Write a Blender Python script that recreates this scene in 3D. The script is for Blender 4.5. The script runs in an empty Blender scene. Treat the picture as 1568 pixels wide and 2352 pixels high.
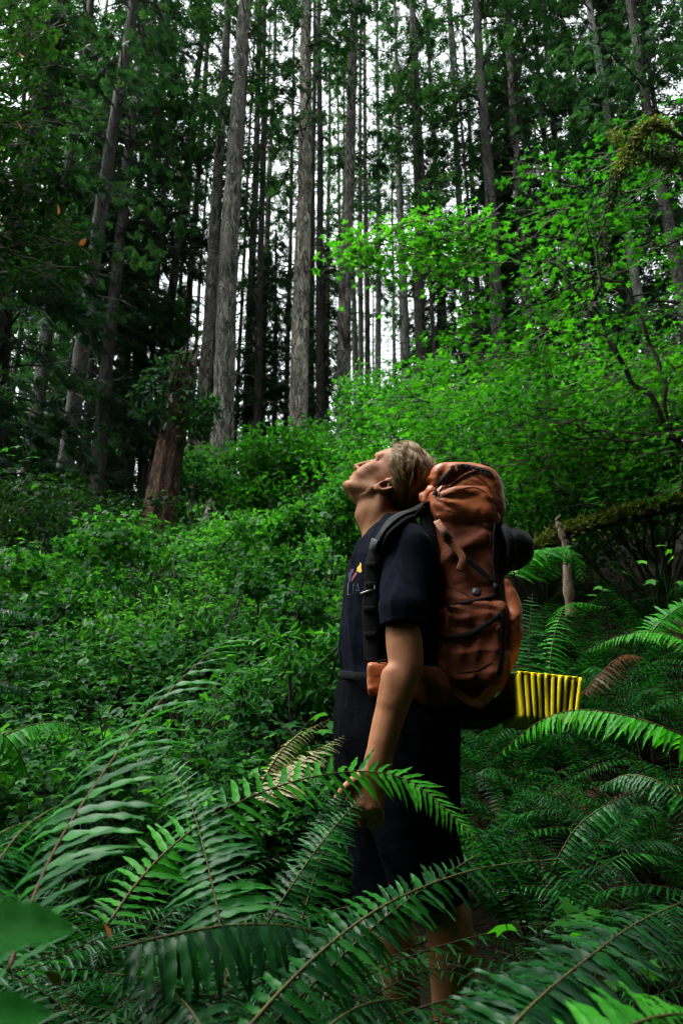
# Forest hiker: a man with an orange backpack looks up in a conifer forest full of sword ferns.
import bpy, math, random
import numpy as np
from mathutils import Vector, Matrix

R = math.radians
scene = bpy.context.scene

# ----------------------------------------------------------------------------- camera
PITCH = R(20.5); CAMZ = 0.73
cam_data = bpy.data.cameras.new('camera'); cam = bpy.data.objects.new('camera', cam_data)
scene.collection.objects.link(cam); scene.camera = cam
cam.location = (0, 0, CAMZ); cam.rotation_euler = (R(90) + PITCH, 0, 0)
cam_data.sensor_fit = 'VERTICAL'; cam_data.sensor_height = 36; cam_data.lens = 28
cam_data.clip_start = 0.02; cam_data.clip_end = 2000
cam_data.dof.use_dof = True; cam_data.dof.focus_distance = 2.1; cam_data.dof.aperture_fstop = 7.0

# ----------------------------------------------------------------------------- overcast sky, soft sun, exposure
SUN_ELEV, SUN_AZ = R(64), R(264)          # azimuth clockwise from +Y: the light comes from high on the left
world = bpy.data.worlds.new('World'); scene.world = world; world.use_nodes = True
wn = world.node_tree; wn.nodes.clear()
sky = wn.nodes.new('ShaderNodeTexSky'); sky.sky_type = 'NISHITA'; sky.sun_disc = False
sky.sun_elevation = SUN_ELEV; sky.sun_rotation = SUN_AZ; sky.dust_density = 6; sky.air_density = 1.0; sky.ozone_density = 1
hs = wn.nodes.new('ShaderNodeHueSaturation'); hs.inputs['Saturation'].default_value = 0.05
bg = wn.nodes.new('ShaderNodeBackground'); bg.inputs['Strength'].default_value = 0.15
wo = wn.nodes.new('ShaderNodeOutputWorld')
cool = wn.nodes.new('ShaderNodeMix'); cool.data_type = 'RGBA'; cool.blend_type = 'MULTIPLY'; cool.inputs[0].default_value = 1; cool.inputs[7].default_value = (.93, 1.0, .99, 1)
wn.links.new(sky.outputs[0], hs.inputs['Color']); wn.links.new(hs.outputs[0], cool.inputs[6]); wn.links.new(cool.outputs[2], bg.inputs['Color']); wn.links.new(bg.outputs[0], wo.inputs[0])
sun_data = bpy.data.lights.new('sun', 'SUN'); sun = bpy.data.objects.new('sun', sun_data); scene.collection.objects.link(sun)
sun_data.energy = 1.5; sun_data.angle = R(28); sun_data.color = (1.0, 0.97, 0.92)
_sd = Vector((math.sin(SUN_AZ) * math.cos(SUN_ELEV), math.cos(SUN_AZ) * math.cos(SUN_ELEV), math.sin(SUN_ELEV)))
sun.rotation_euler = _sd.to_track_quat('Z', 'Y').to_euler(); sun.location = (0, 0, 60)
scene.view_settings.view_transform = 'Standard'; scene.view_settings.look = 'None'
scene.view_settings.gamma = 1; scene.view_settings.use_curve_mapping = False
scene.view_settings.exposure = 1.95
scene.render.engine = 'CYCLES'
cy = scene.cycles
cy.use_denoising = True; cy.max_bounces = 3; cy.diffuse_bounces = 1; cy.glossy_bounces = 1; cy.transmission_bounces = 3
cy.use_adaptive_sampling = True; cy.adaptive_threshold = .018; cy.adaptive_min_samples = 16; cy.denoising_prefilter = 'FAST'; cy.filter_width = 1.1
cy.transparent_max_bounces = 8; cy.caustics_reflective = False; cy.caustics_refractive = False; cy.sample_clamp_indirect = 4

# ----------------------------------------------------------------------------- helpers
F_PX = 1568 / (24.0 / 28)       # focal length in the 1568 x 2352 pixel frame the layout was read in
_ca, _sa = math.cos(PITCH), math.sin(PITCH)
rng = np.random.default_rng(7)
random.seed(7)

def P(px, py, Y):
    """world point at distance Y that the photograph shows at (px, py)"""
    u = (px - 784) / F_PX; v = (1176 - py) / F_PX
    dy = _ca - v * _sa; dz = _sa + v * _ca
    t = Y / dy
    return np.array((u * t, Y, CAMZ + dz * t))

def proj(p):
    p = np.asarray(p, float); x, y, z = p[..., 0], p[..., 1], p[..., 2] - CAMZ
    d = y * _ca + z * _sa; w = -y * _sa + z * _ca
    return 784 + F_PX * x / d, 1176 - F_PX * w / d

def sstep(a, b, x):
    t = np.clip((np.asarray(x, float) - a) / (b - a), 0, 1); return t * t * (3 - 2 * t)

def wave(x, y, s=0.0):
    return (np.sin(x * 1.1 + y * .7 + s) + np.sin(x * -.8 + y * 1.3 + 2 + s * 2) + .6 * np.sin(x * 2.3 + y * 1.9 + 4 + s)
            + .5 * np.sin(x * 3.1 - y * 2.7 + 1 + s)) / 3.1

def ground_z(x, y):
    x = np.asarray(x, float); y = np.asarray(y, float)
    m, a, b, c, w = .44, 1.9, 3.1, 27.0, 14.0
    t1 = np.clip(y - a, 0, b - a); z = m * t1 ** 2 / (2 * (b - a))
    z = z + m * np.clip(y - b, 0, c - b)
    t3 = np.clip(y - c, 0, w); z = z + m * (t3 - t3 ** 2 / (2 * w))
    z = z + .05 * np.clip(x, -30, 30) * sstep(4, 14, y)
    z = z + .16 * np.clip(y - 2.3, 0, 4.0) * sstep(.5, 2.3, x)
    z = z + .95 * np.clip(-y - 2.2, 0, 15) + .7 * np.clip(x - 5.5, 0, 12) * sstep(14, 4, y) + .6 * np.clip(-x - 6.5, 0, 12) * sstep(12, 2, y)     # unseen banks added behind and beside the camera to block low sky light
    z = z + .05 * wave(x * 1.6, y * 1.6) * sstep(.4, 1.2, np.hypot(x, y - 2.2)) + .3 * wave(x * .25, y * .25, 3) * sstep(6, 16, y)
    return z

COL = scene.collection
MATS = {}

def np_mesh(name, V, F, mat=None, tint=None, smooth=False, midx=None):
    V = np.ascontiguousarray(V, np.float32); F = np.ascontiguousarray(F, np.int32); k = F.shape[1]
    me = bpy.data.meshes.new(name)
    me.vertices.add(len(V)); me.vertices.foreach_set('co', V.ravel())
    me.loops.add(F.size); me.loops.foreach_set('vertex_index', F.ravel())
    me.polygons.add(len(F)); me.polygons.foreach_set('loop_start', np.arange(0, F.size, k, dtype=np.int32))
    if midx is not None: me.polygons.foreach_set('material_index', np.ascontiguousarray(midx, np.int32))
    if smooth: me.polygons.foreach_set('use_smooth', np.ones(len(F), bool))
    if tint is not None:
        at = me.attributes.new('tint', 'FLOAT', 'POINT'); at.data.foreach_set('value', np.ascontiguousarray(tint, np.float32))
    me.update(calc_edges=True)
    for m in (mat if isinstance(mat, (list, tuple)) else [mat]):
        if m: me.materials.append(MATS[m])
    return me

def link(name, data, parent=None):
    o = bpy.data.objects.new(name, data); COL.objects.link(o)
    if parent is not None: o.parent = parent
    return o

def part(name, V, F, mat, parent, tint=None, smooth=False, midx=None, base=None):
    """mesh given in world coordinates, child of a thing (whose empty is only translated)"""
    V = np.asarray(V, float)
    if base is None:
        base = np.zeros(3); q = parent
        while q is not None: base = base + np.array(q.location); q = q.parent
    return link(name, np_mesh(name, V - base, F, mat, tint, smooth, midx), parent)

def tag(o, label=None, cat=None, group=None, kind=None):
    if label: o['label'] = label
    if cat: o['category'] = cat
    if group: o['group'] = group
    if kind: o['kind'] = kind
    return o

def thing(name, label, cat, loc=(0, 0, 0), group=None):
    o = bpy.data.objects.new(name, None); COL.objects.link(o); o.location = tuple(float(c) for c in loc); o.empty_display_size = .1
    return tag(o, label, cat, group)

def norm(v):
    v = np.asarray(v, float); n = np.linalg.norm(v, axis=-1, keepdims=True); return v / np.maximum(n, 1e-9)

def tri(F):
    F = np.asarray(F); return np.concatenate([F[:, [0, 1, 2]], F[:, [0, 2, 3]]]) if F.shape[1] == 4 else F

def cat(parts):
    """join (V, F[, tint]) triples"""
    Vs, Fs, Ts, n = [], [], [], 0
    for p in parts:
        V, F = np.asarray(p[0], float), tri(p[1]); Vs.append(V); Fs.append(F + n); n += len(V)
        Ts.append(np.broadcast_to(np.asarray(p[2] if len(p) > 2 else .5, float), (len(V),)))
    return np.concatenate(Vs), np.concatenate(Fs), np.concatenate(Ts)

def frames(d, n):
    """N x 3 x 3 matrices whose columns are x, y = along, z = normal"""
    y = norm(d); x = norm(np.cross(y, n)); z = np.cross(x, y)
    return np.stack([x, y, z], -1)

def stamp(T, F, M, pos, scale, tint=None):
    N = len(pos); scale = np.broadcast_to(np.asarray(scale, float), (N,))
    V = np.einsum('nij,kj->nki', M * scale[:, None, None], T) + np.asarray(pos)[:, None, :]
    FF = (F[None] + (np.arange(N) * len(T))[:, None, None]).reshape(-1, F.shape[1])
    t = None if tint is None else np.repeat(tint, len(T))
    return V.reshape(-1, 3), FF, t

def spline(pts, n):
    """Catmull-Rom through pts (any dimension), n samples"""
    p = np.asarray(pts, float)
    if len(p) == 2: return p[0] + (p[1] - p[0]) * np.linspace(0, 1, n)[:, None]
    q = np.vstack([2 * p[0] - p[1], p, 2 * p[-1] - p[-2]]); t = np.linspace(0, len(p) - 1 - 1e-9, n); i = t.astype(int); f = (t - i)[:, None]
    a, b, c, d = q[i], q[i + 1], q[i + 2], q[i + 3]
    return .5 * (2 * b + (c - a) * f + (2 * a - 5 * b + 4 * c - d) * f ** 2 + (3 * b - a - 3 * c + d) * f ** 3)

def tube(path, rad, seg=8, cap=True, flat=None):
    """round tube along a path; rad per point"""
    path = np.asarray(path, float); n = len(path); rad = np.broadcast_to(np.asarray(rad, float), (n,))
    t = norm(np.gradient(path, axis=0)); ref = np.array((0, 0, 1.)) if abs(t[:, 2]).mean() < .8 else np.array((1., 0, 0))
    a = norm(np.cross(t, ref)); b = np.cross(t, a)
    th = np.arange(seg) / seg * 2 * math.pi
    V = path[:, None] + rad[:, None, None] * (np.cos(th)[None, :, None] * a[:, None] + np.sin(th)[None, :, None] * b[:, None])
    V = V.reshape(-1, 3); i = np.arange(n - 1)[:, None] * seg; j = np.arange(seg)[None]; k = (j + 1) % seg
    F = np.stack([i + j, i + seg + j, i + seg + k, i + k], -1).reshape(-1, 4); F = tri(F)
    if cap:
        V = np.vstack([V, path[:1], path[-1:]]); c0, c1 = n * seg, n * seg + 1
        jj = np.arange(seg); kk = (jj + 1) % seg
        F = np.vstack([F, np.stack([jj, kk, np.full(seg, c0)], -1), np.stack([(n - 1) * seg + kk, (n - 1) * seg + jj, np.full(seg, c1)], -1)])
    return V, F

def ribbon(path, wdir, width, thick, n=24):
    """flat strap of rectangular section along a spline; wdir = width direction(s), corners softened"""
    p = spline(path, n); t = norm(np.gradient(p, axis=0)); w = np.broadcast_to(np.asarray(wdir, float), p.shape) if np.ndim(wdir) == 1 else spline(wdir, n)
    w = norm(w - t * (w * t).sum(-1, keepdims=True)); h = np.cross(t, w)
    width = np.broadcast_to(np.asarray(width, float), (n,))[:, None]
    prof = [(-.5, -.3), (-.5, .3), (-.44, .5), (.44, .5), (.5, .3), (.5, -.3), (.44, -.5), (-.44, -.5)]
    V = np.stack([p + w * width * a + h * thick * b for a, b in prof], 1).reshape(-1, 3); s = len(prof)
    i = np.arange(n - 1)[:, None] * s; j = np.arange(s)[None]; k = (j + 1) % s
    F = tri(np.stack([i + j, i + s + j, i + s + k, i + k], -1).reshape(-1, 4))
    cap0 = np.array([[0, q, q + 1] for q in range(1, s - 1)]); cap1 = cap0[:, ::-1] + (n - 1) * s
    return V, np.vstack([F, cap0, cap1])

def boxm(c, h, M=np.eye(3), bev=.15):
    """bevelled box, half sizes h, axes = columns of M"""
    h = np.asarray(h, float); e = bev * h.min(); V = []; 
    for sx in (-1, 1):
        for sy in (-1, 1):
            for sz in (-1, 1):
                for ax in range(3):
                    q = h - e; q = q * (sx, sy, sz); q[ax] = h[ax] * (sx, sy, sz)[ax]; V.append(q)
    V = np.array(V) @ np.asarray(M).T + np.asarray(c)
    import bmesh
    bm = bmesh.new()
    for v in V: bm.verts.new(v)
    bmesh.ops.convex_hull(bm, input=bm.verts); bmesh.ops.triangulate(bm, faces=bm.faces); bm.verts.index_update()
    VV = np.array([v.co[:] for v in bm.verts]); FF = np.array([[v.index for v in f.verts] for f in bm.faces]); bm.free()
    return VV, FF

# ---- signed-distance sculpting: smooth unions on a grid, surface nets
class Sculpt:
    def __init__(s, lo, hi, h):
        s.lo = np.asarray(lo, float); s.h = h; s.n = np.ceil((np.asarray(hi) - s.lo) / h).astype(int) + 1
        s.F = np.full(tuple(s.n), .2, np.float32)
    def sub(s, lo, hi):
        a = np.clip(np.floor((np.asarray(lo) - s.lo) / s.h).astype(int), 0, s.n); b = np.clip(np.ceil((np.asarray(hi) - s.lo) / s.h).astype(int) + 1, 0, s.n)
        sl = tuple(slice(i, j) for i, j in zip(a, b))
        g = np.meshgrid(*[s.lo[q] + s.h * np.arange(a[q], b[q]) for q in range(3)], indexing='ij')
        return sl, np.stack(g, -1)
    def put(s, fn, lo, hi, k=.01, op='+'):
        sl, p = s.sub(np.asarray(lo) - k - .012, np.asarray(hi) + k + .012)
        if 0 in p.shape: return
        f = s.F[sl]
        if op == 'd':
            m = np.abs(f) < .03; f[m] += fn(p[m]); return
        d = fn(p)
        if op == '-': d = -d; h = np.clip(.5 + .5 * (d - f) / k, 0, 1); s.F[sl] = f + (d - f) * h + k * h * (1 - h)
        elif op == '+': h = np.clip(.5 + .5 * (f - d) / k, 0, 1); s.F[sl] = f + (d - f) * h - k * h * (1 - h)
        elif op == '&': s.F[sl] = np.maximum(f, d)
    def cap(s, a, b, ra, rb=None, k=.01, op='+', sq=None):
        """tapered capsule; sq = (axis, factor) squashes it along an axis"""
        a, b = np.asarray(a, float), np.asarray(b, float); rb = ra if rb is None else rb; r = max(ra, rb)
        def fn(p):
            q = p - a; ab = b - a; t = np.clip((q @ ab) / max(ab @ ab, 1e-12), 0, 1); v = q - t[..., None] * ab
            if sq is not None:
                ax = norm(sq[0]); c = v @ ax; v = v + (c * (1 / sq[1] - 1))[..., None] * ax
            d = np.linalg.norm(v, axis=-1) - (ra + (rb - ra) * t)
            return d * (min(1, sq[1]) if sq is not None else 1)
        s.put(fn, np.minimum(a, b) - r, np.maximum(a, b) + r, k, op)
    def chain(s, pts, k=.02, n=5, flat=1.0, op='+'):
        """limb: smooth tube through (x, y, z, radius) points; flat < 1 thins it along Y"""
        q = spline(pts, (len(pts) - 1) * n + 1); q = np.array(q); a, b = q[:-1], q[1:]
        r = q[:, 3].max(); sl0, _ = s.sub(q[:, :3].min(0) - r - k - .012, q[:, :3].max(0) + r + k + .012); T = np.full(s.F.shape, .2, np.float32)
        for i in range(len(a)):
            m = max(a[i, 3], b[i, 3]) + k + .012; sl, p = s.sub(np.minimum(a[i, :3], b[i, :3]) - m, np.maximum(a[i, :3], b[i, :3]) + m)
            if 0 in p.shape: continue
            ab = b[i, :3] - a[i, :3]; v = p - a[i, :3]; t = np.clip((v @ ab) / (ab @ ab), 0, 1); v = v - t[..., None] * ab
            if flat != 1: v = v * (1, 1 / flat, 1)
            T[sl] = np.minimum(T[sl], (np.linalg.norm(v, axis=-1) - a[i, 3] - t * (b[i, 3] - a[i, 3])) * flat)
        d = T[sl0]; f = s.F[sl0]; h = np.clip(.5 + .5 * (f - d) / k, 0, 1); s.F[sl0] = f + (d - f) * h - k * h * (1 - h)
    def ell(s, c, r, M=np.eye(3), k=.01, op='+'):
        c = np.asarray(c, float); r = np.asarray(r, float); M = np.asarray(M, float)
        def fn(p):
            q = (p - c) @ M; k0 = np.linalg.norm(q / r, axis=-1); k1 = np.linalg.norm(q / r ** 2, axis=-1)
            return k0 * (k0 - 1) / np.maximum(k1, 1e-6)
        s.put(fn, c - r.max(), c + r.max(), k, op)
    def box(s, c, hs, rr, M=np.eye(3), k=.01, op='+'):
        c = np.asarray(c, float); hs = np.asarray(hs, float); M = np.asarray(M, float); e = np.linalg.norm(hs)
        def fn(p):
            q = np.abs((p - c) @ M) - (hs - rr)
            return np.linalg.norm(np.maximum(q, 0), axis=-1) + np.minimum(q.max(-1), 0) - rr
        s.put(fn, c - e, c + e, k, op)
    def mesh(s):
        F = s.F; S = F < 0; n = s.n
        c = np.zeros(tuple(n - 1), np.int8)
        off = [(i, j, k) for i in (0, 1) for j in (0, 1) for k in (0, 1)]
        for i, j, k in off: c += S[i:n[0] - 1 + i, j:n[1] - 1 + j, k:n[2] - 1 + k]
        act = (c > 0) & (c < 8); idx = np.argwhere(act); vid = np.full(act.shape, -1, np.int32); vid[act] = np.arange(len(idx))
        acc = np.zeros((len(idx), 3)); cnt = np.zeros(len(idx))
        val = {o: F[idx[:, 0] + o[0], idx[:, 1] + o[1], idx[:, 2] + o[2]] for o in off}
        for o in off:
            for ax in range(3):
                if o[ax]: continue
                o2 = list(o); o2[ax] = 1; o2 = tuple(o2); a, b = val[o], val[o2]; m = (a < 0) != (b < 0)
                t = a[m] / (a[m] - b[m]); p = np.tile(np.array(o, float), (m.sum(), 1)); p[:, ax] += t; acc[m] += p; cnt[m] += 1
        V = s.lo + s.h * (idx + acc / np.maximum(cnt, 1)[:, None])
        Q = []
        for ax in range(3):
            u, w = (ax + 1) % 3, (ax + 2) % 3
            sa = [slice(None)] * 3; sb = [slice(None)] * 3; sa[ax] = slice(0, -1); sb[ax] = slice(1, None)
            A, B = S[tuple(sa)], S[tuple(sb)]; e = np.argwhere(A != B)
            e = e[(e[:, u] > 0) & (e[:, w] > 0) & (e[:, u] < n[u] - 1) & (e[:, w] < n[w] - 1)]
            fl = A[e[:, 0], e[:, 1], e[:, 2]]
            def cell(du, dw):
                q = e.copy(); q[:, u] += du; q[:, w] += dw; return vid[q[:, 0], q[:, 1], q[:, 2]]
            q = np.stack([cell(-1, -1), cell(0, -1), cell(0, 0), cell(-1, 0)], -1); q[~fl] = q[~fl][:, ::-1]; Q.append(q)
        return V, np.concatenate(Q)

def folds(p, seed, freq, amp, n=5):
    """soft irregular creases"""
    r = np.random.default_rng(seed); o = np.zeros(p.shape[:-1])
    w = np.sin(p @ (r.normal(size=3) * freq * .5)) * 1.3
    for i in range(n):
        k = r.normal(size=3); k *= freq * (0.6 + .9 * i / n) / np.linalg.norm(k); o += np.abs(np.sin(p @ k + w * (1 + .4 * i) + r.uniform(0, 6)))
    return amp * (o / n - .64) * 2

# ----------------------------------------------------------------------------- materials
def new_mat(name):
    m = bpy.data.materials.new(name); m.use_nodes = True; nt = m.node_tree; nt.nodes.clear(); MATS[name] = m
    out = nt.nodes.new('ShaderNodeOutputMaterial'); return nt, out

def N(nt, t, **kw):
    n = nt.nodes.new(t)
    for k, v in kw.items():
        if k in n.inputs: n.inputs[k].default_value = v
        else: setattr(n, k, v)
    return n

def ramp(nt, stops, src):
    r = nt.nodes.new('ShaderNodeValToRGB'); el = r.color_ramp.elements
    while len(el) > 1: el.remove(el[-1])
    for i, (p, c) in enumerate(stops):
        e = el[0] if i == 0 else el.new(p)
        e.position = p; e.color = (*c, 1) if len(c) == 3 else c
    nt.links.new(src, r.inputs[0]); return r.outputs[0]

def leaf_mat(name, dark, mid, light, rough=.35, trans=.4, spec=.5, yellow=1.0, scale=6.0, coat=0.0, vary_obj=.25):
    """leaf: tint attribute + object random + patches through a ramp, thin translucent blade"""
    nt, out = new_mat(name)
    at = N(nt, 'ShaderNodeAttribute', attribute_name='tint'); oi = N(nt, 'ShaderNodeObjectInfo')
    geo = N(nt, 'ShaderNodeNewGeometry'); nz = N(nt, 'ShaderNodeTexNoise', Scale=scale, Detail=2.0); nt.links.new(geo.outputs['Position'], nz.inputs['Vector'])
    a = N(nt, 'ShaderNodeMath', operation='MULTIPLY_ADD'); nt.links.new(oi.outputs['Random'], a.inputs[0]); a.inputs[1].default_value = vary_obj; nt.links.new(at.outputs['Fac'], a.inputs[2])
    b = N(nt, 'ShaderNodeMath', operation='MULTIPLY_ADD'); nt.links.new(nz.outputs['Fac'], b.inputs[0]); b.inputs[1].default_value = .5; nt.links.new(a.outputs[0], b.inputs[2])
    c = N(nt, 'ShaderNodeMath', operation='SUBTRACT'); nt.links.new(b.outputs[0], c.inputs[0]); c.inputs[1].default_value = .25 + vary_obj * .5
    col = ramp(nt, [(0.0, dark), (.5, mid), (1.0, light)], c.outputs[0])
    pb = N(nt, 'ShaderNodeBsdfPrincipled', Roughness=rough); pb.inputs['Specular IOR Level'].default_value = spec
    nt.links.new(col, pb.inputs['Base Color'])
    tb = N(nt, 'ShaderNodeBsdfTranslucent'); mx = N(nt, 'ShaderNodeMix', data_type='RGBA', blend_type='MULTIPLY'); mx.inputs[0].default_value = 1
    nt.links.new(col, mx.inputs[6]); mx.inputs[7].default_value = (1.5 * yellow, 1.6, .55, 1); nt.links.new(mx.outputs[2], tb.inputs['Color'])
    ms = N(nt, 'ShaderNodeMixShader', Fac=trans); nt.links.new(pb.outputs[0], ms.inputs[1]); nt.links.new(tb.outputs[0], ms.inputs[2]); nt.links.new(ms.outputs[0], out.inputs[0])
    return nt

leaf_mat('needles', (.007, .027, .016), (.017, .056, .028), (.045, .115, .045), rough=.6, trans=.45, spec=.12, scale=.35, vary_obj=.3)
leaf_mat('hemlock', (.006, .026, .014), (.013, .046, .023), (.03, .08, .036), rough=.6, trans=.4, spec=.12, scale=.5, vary_obj=.2)
leaf_mat('maple_leaf', (.006, .048, .006), (.026, .15, .010), (.085, .32, .018), rough=.45, trans=.52, spec=.1, scale=.9)
leaf_mat('alder_leaf', (.004, .016, .006), (.009, .034, .010), (.022, .075, .014), rough=.5, trans=.4, spec=.08, scale=1.2)
leaf_mat('orange_leaf', (.35, .07, .01), (.5, .13, .015), (.6, .22, .02), rough=.5, trans=.4)
leaf_mat('shrub_leaf', (.003, .022, .007), (.014, .088, .017), (.07, .27, .034), rough=.45, trans=.42, spec=.12, scale=.8)
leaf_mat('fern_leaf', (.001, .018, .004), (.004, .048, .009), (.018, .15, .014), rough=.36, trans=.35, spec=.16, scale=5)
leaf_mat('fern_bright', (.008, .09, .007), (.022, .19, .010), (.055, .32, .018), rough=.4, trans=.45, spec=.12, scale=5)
leaf_mat('fern_pale', (.16, .15, .05), (.26, .24, .10), (.36, .33, .15), rough=.5, trans=.35, scale=8)
leaf_mat('fern_dead', (.05, .016, .010), (.10, .036, .018), (.17, .075, .035), rough=.6, trans=.25, scale=8)
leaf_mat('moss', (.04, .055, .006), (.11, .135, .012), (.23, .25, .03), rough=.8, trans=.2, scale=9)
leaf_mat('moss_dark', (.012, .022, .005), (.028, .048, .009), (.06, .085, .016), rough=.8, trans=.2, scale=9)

def bark_mat(name, dark, mid, light, sc=10.0, bump=.8):
    nt, out = new_mat(name)
    geo = N(nt, 'ShaderNodeNewGeometry'); tc = N(nt, 'ShaderNodeTexCoord')
    mp = N(nt, 'ShaderNodeMapping'); mp.inputs['Scale'].default_value = (1, 1, .2); nt.links.new(tc.outputs['Object'], mp.inputs[0])
    vo = N(nt, 'ShaderNodeTexVoronoi', Scale=sc * 1.6, feature='DISTANCE_TO_EDGE'); vo.inputs['Randomness'].default_value = 1
    nz = N(nt, 'ShaderNodeTexNoise', Scale=sc, Detail=6.0, Roughness=.65)
    wv = N(nt, 'ShaderNodeMix', data_type='RGBA', blend_type='LINEAR_LIGHT'); wv.inputs[0].default_value = .3
    nt.links.new(mp.outputs[0], nz.inputs['Vector']); nt.links.new(mp.outputs[0], wv.inputs[6]); nt.links.new(nz.outputs['Color'], wv.inputs[7]); nt.links.new(wv.outputs[2], vo.inputs['Vector'])
    big = N(nt, 'ShaderNodeTexNoise', Scale=2.2, Detail=6.0); nt.links.new(tc.outputs['Object'], big.inputs['Vector'])
    e = N(nt, 'ShaderNodeMapRange'); e.inputs['From Min'].default_value = 0; e.inputs['From Max'].default_value = .22; nt.links.new(vo.outputs['Distance'], e.inputs[0])
    h = N(nt, 'ShaderNodeMath', operation='MULTIPLY_ADD'); nt.links.new(nz.outputs['Fac'], h.inputs[0]); h.inputs[1].default_value = 1.3; e2 = N(nt, 'ShaderNodeMath', operation='MULTIPLY'); e2.inputs[1].default_value = .6; nt.links.new(e.outputs[0], e2.inputs[0]); nt.links.new(e2.outputs[0], h.inputs[2])
    k = N(nt, 'ShaderNodeMath', operation='MULTIPLY_ADD'); nt.links.new(big.outputs['Fac'], k.inputs[0]); k.inputs[1].default_value = 1.1; nt.links.new(h.outputs[0], k.inputs[2])
    mr = N(nt, 'ShaderNodeMapRange'); mr.inputs['From Min'].default_value = .45; mr.inputs['From Max'].default_value = 2.1; nt.links.new(k.outputs[0], mr.inputs[0])
    col = ramp(nt, [(.30, dark), (.50, mid), (.74, light)], mr.outputs[0])
    pb = N(nt, 'ShaderNodeBsdfPrincipled', Roughness=.85); pb.inputs['Specular IOR Level'].default_value = .25
    bp = N(nt, 'ShaderNodeBump', Strength=bump, Distance=.09); nt.links.new(h.outputs[0], bp.inputs['Height'])
    nt.links.new(col, pb.inputs['Base Color']); nt.links.new(bp.outputs[0], pb.inputs['Normal']); nt.links.new(pb.outputs[0], out.inputs[0])

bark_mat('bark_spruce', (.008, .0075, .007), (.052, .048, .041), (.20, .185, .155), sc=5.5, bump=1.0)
bark_mat('bark_lit', (.012, .011, .009), (.095, .085, .068), (.36, .33, .26), sc=5.5, bump=1.0)  # spruce bark again, front light painted in as paler colour
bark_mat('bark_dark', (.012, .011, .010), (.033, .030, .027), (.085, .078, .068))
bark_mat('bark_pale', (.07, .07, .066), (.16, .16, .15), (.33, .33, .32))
bark_mat('bark_cedar', (.012, .006, .004), (.05, .019, .011), (.17, .085, .052), sc=8, bump=1.0)
bark_mat('twig', (.015, .012, .01), (.035, .028, .022), (.09, .075, .06), sc=14, bump=.3)
bark_mat('snag_wood', (.03, .02, .014), (.085, .055, .036), (.19, .13, .09), sc=20, bump=.5)

def plain_mat(name, stops, rough=.6, scale=30., bump=0., bscale=200., spec=.5, detail=3.0, metallic=0., sheen=0., sss=0., coat=0., bdist=.004, crease=0.):
    nt, out = new_mat(name)
    tc = N(nt, 'ShaderNodeTexCoord'); nz = N(nt, 'ShaderNodeTexNoise', Scale=scale, Detail=detail); nt.links.new(tc.outputs['Object'], nz.inputs['Vector'])
    col = ramp(nt, [(.3, stops[0]), (.7, stops[1])], nz.outputs['Fac'])
    pb = N(nt, 'ShaderNodeBsdfPrincipled', Roughness=rough, Metallic=metallic); pb.inputs['Specular IOR Level'].default_value = spec
    pb.inputs['Sheen Weight'].default_value = sheen
    pb.inputs['Coat Weight'].default_value = coat
    if sss: pb.inputs['Subsurface Weight'].default_value = sss; pb.inputs['Subsurface Radius'].default_value = (.012, .004, .002); pb.inputs['Subsurface Scale'].default_value = 1
    nt.links.new(col, pb.inputs['Base Color'])
    if bump:
        n2 = N(nt, 'ShaderNodeTexNoise', Scale=bscale, Detail=4.0); nt.links.new(tc.outputs['Object'], n2.inputs['Vector'])
        bp = N(nt, 'ShaderNodeBump', Strength=bump, Distance=bdist); nt.links.new(n2.outputs['Fac'], bp.inputs['Height']); nt.links.new(bp.outputs[0], pb.inputs['Normal'])
        if crease:                                                          # sharp crumples of stretched nylon
            n3 = N(nt, 'ShaderNodeTexNoise', Scale=crease, Detail=3.0, Roughness=.5, Distortion=.6); n3.noise_type = 'RIDGED_MULTIFRACTAL'; n3.normalize = True
            mp = N(nt, 'ShaderNodeMapping'); mp.inputs['Rotation'].default_value = (0, .5, 0); mp.inputs['Scale'].default_value = (.45, 1, 1.2); nt.links.new(tc.outputs['Object'], mp.inputs[0]); nt.links.new(mp.outputs[0], n3.inputs['Vector'])
            b2 = N(nt, 'ShaderNodeBump', Strength=.6, Distance=.014); nt.links.new(n3.outputs['Fac'], b2.inputs['Height']); nt.links.new(bp.outputs[0], b2.inputs['Normal']); nt.links.new(b2.outputs[0], pb.inputs['Normal'])
    nt.links.new(pb.outputs[0], out.inputs[0]); return nt, pb, col

plain_mat('soil', ((.005, .004, .003), (.016, .011, .007)), spec=.05, rough=.95, scale=5, bump=.8, bscale=25, detail=8.)
plain_mat('litter', ((.03, .018, .01), (.09, .05, .028)), rough=.9, scale=12)
plain_mat('rachis', ((.045, .038, .012), (.09, .07, .02)), rough=.6, scale=30, spec=.15)
plain_mat('bottle_cap', ((.03, .035, .04), (.05, .055, .06)), rough=.35, scale=40, spec=.3)
plain_mat('rachis_dark', ((.012, .012, .005), (.03, .026, .01)), rough=.7, scale=30, spec=.05)
plain_mat('rachis_brown', ((.04, .016, .008), (.09, .04, .018)), rough=.6, scale=30, spec=.15)
plain_mat('shirt', ((.002, .0026, .006), (.004, .0055, .0125)), rough=.95, scale=60, bump=.35, bscale=260, spec=.05)
plain_mat('shorts', ((.0012, .0014, .003), (.0025, .003, .005)), rough=.95, scale=40, bump=.35, bscale=120, spec=.03)
plain_mat('black_web', ((.0015, .0015, .002), (.0035, .0035, .0045)), rough=.8, scale=300, bump=.4, bscale=500, spec=.12)
plain_mat('black_plastic', ((.004, .004, .005), (.009, .009, .011)), rough=.4, scale=50, spec=.4)
plain_mat('black_felt', ((.002, .0025, .005), (.005, .006, .009)), spec=.2, rough=.8, scale=50, bump=.3)
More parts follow.
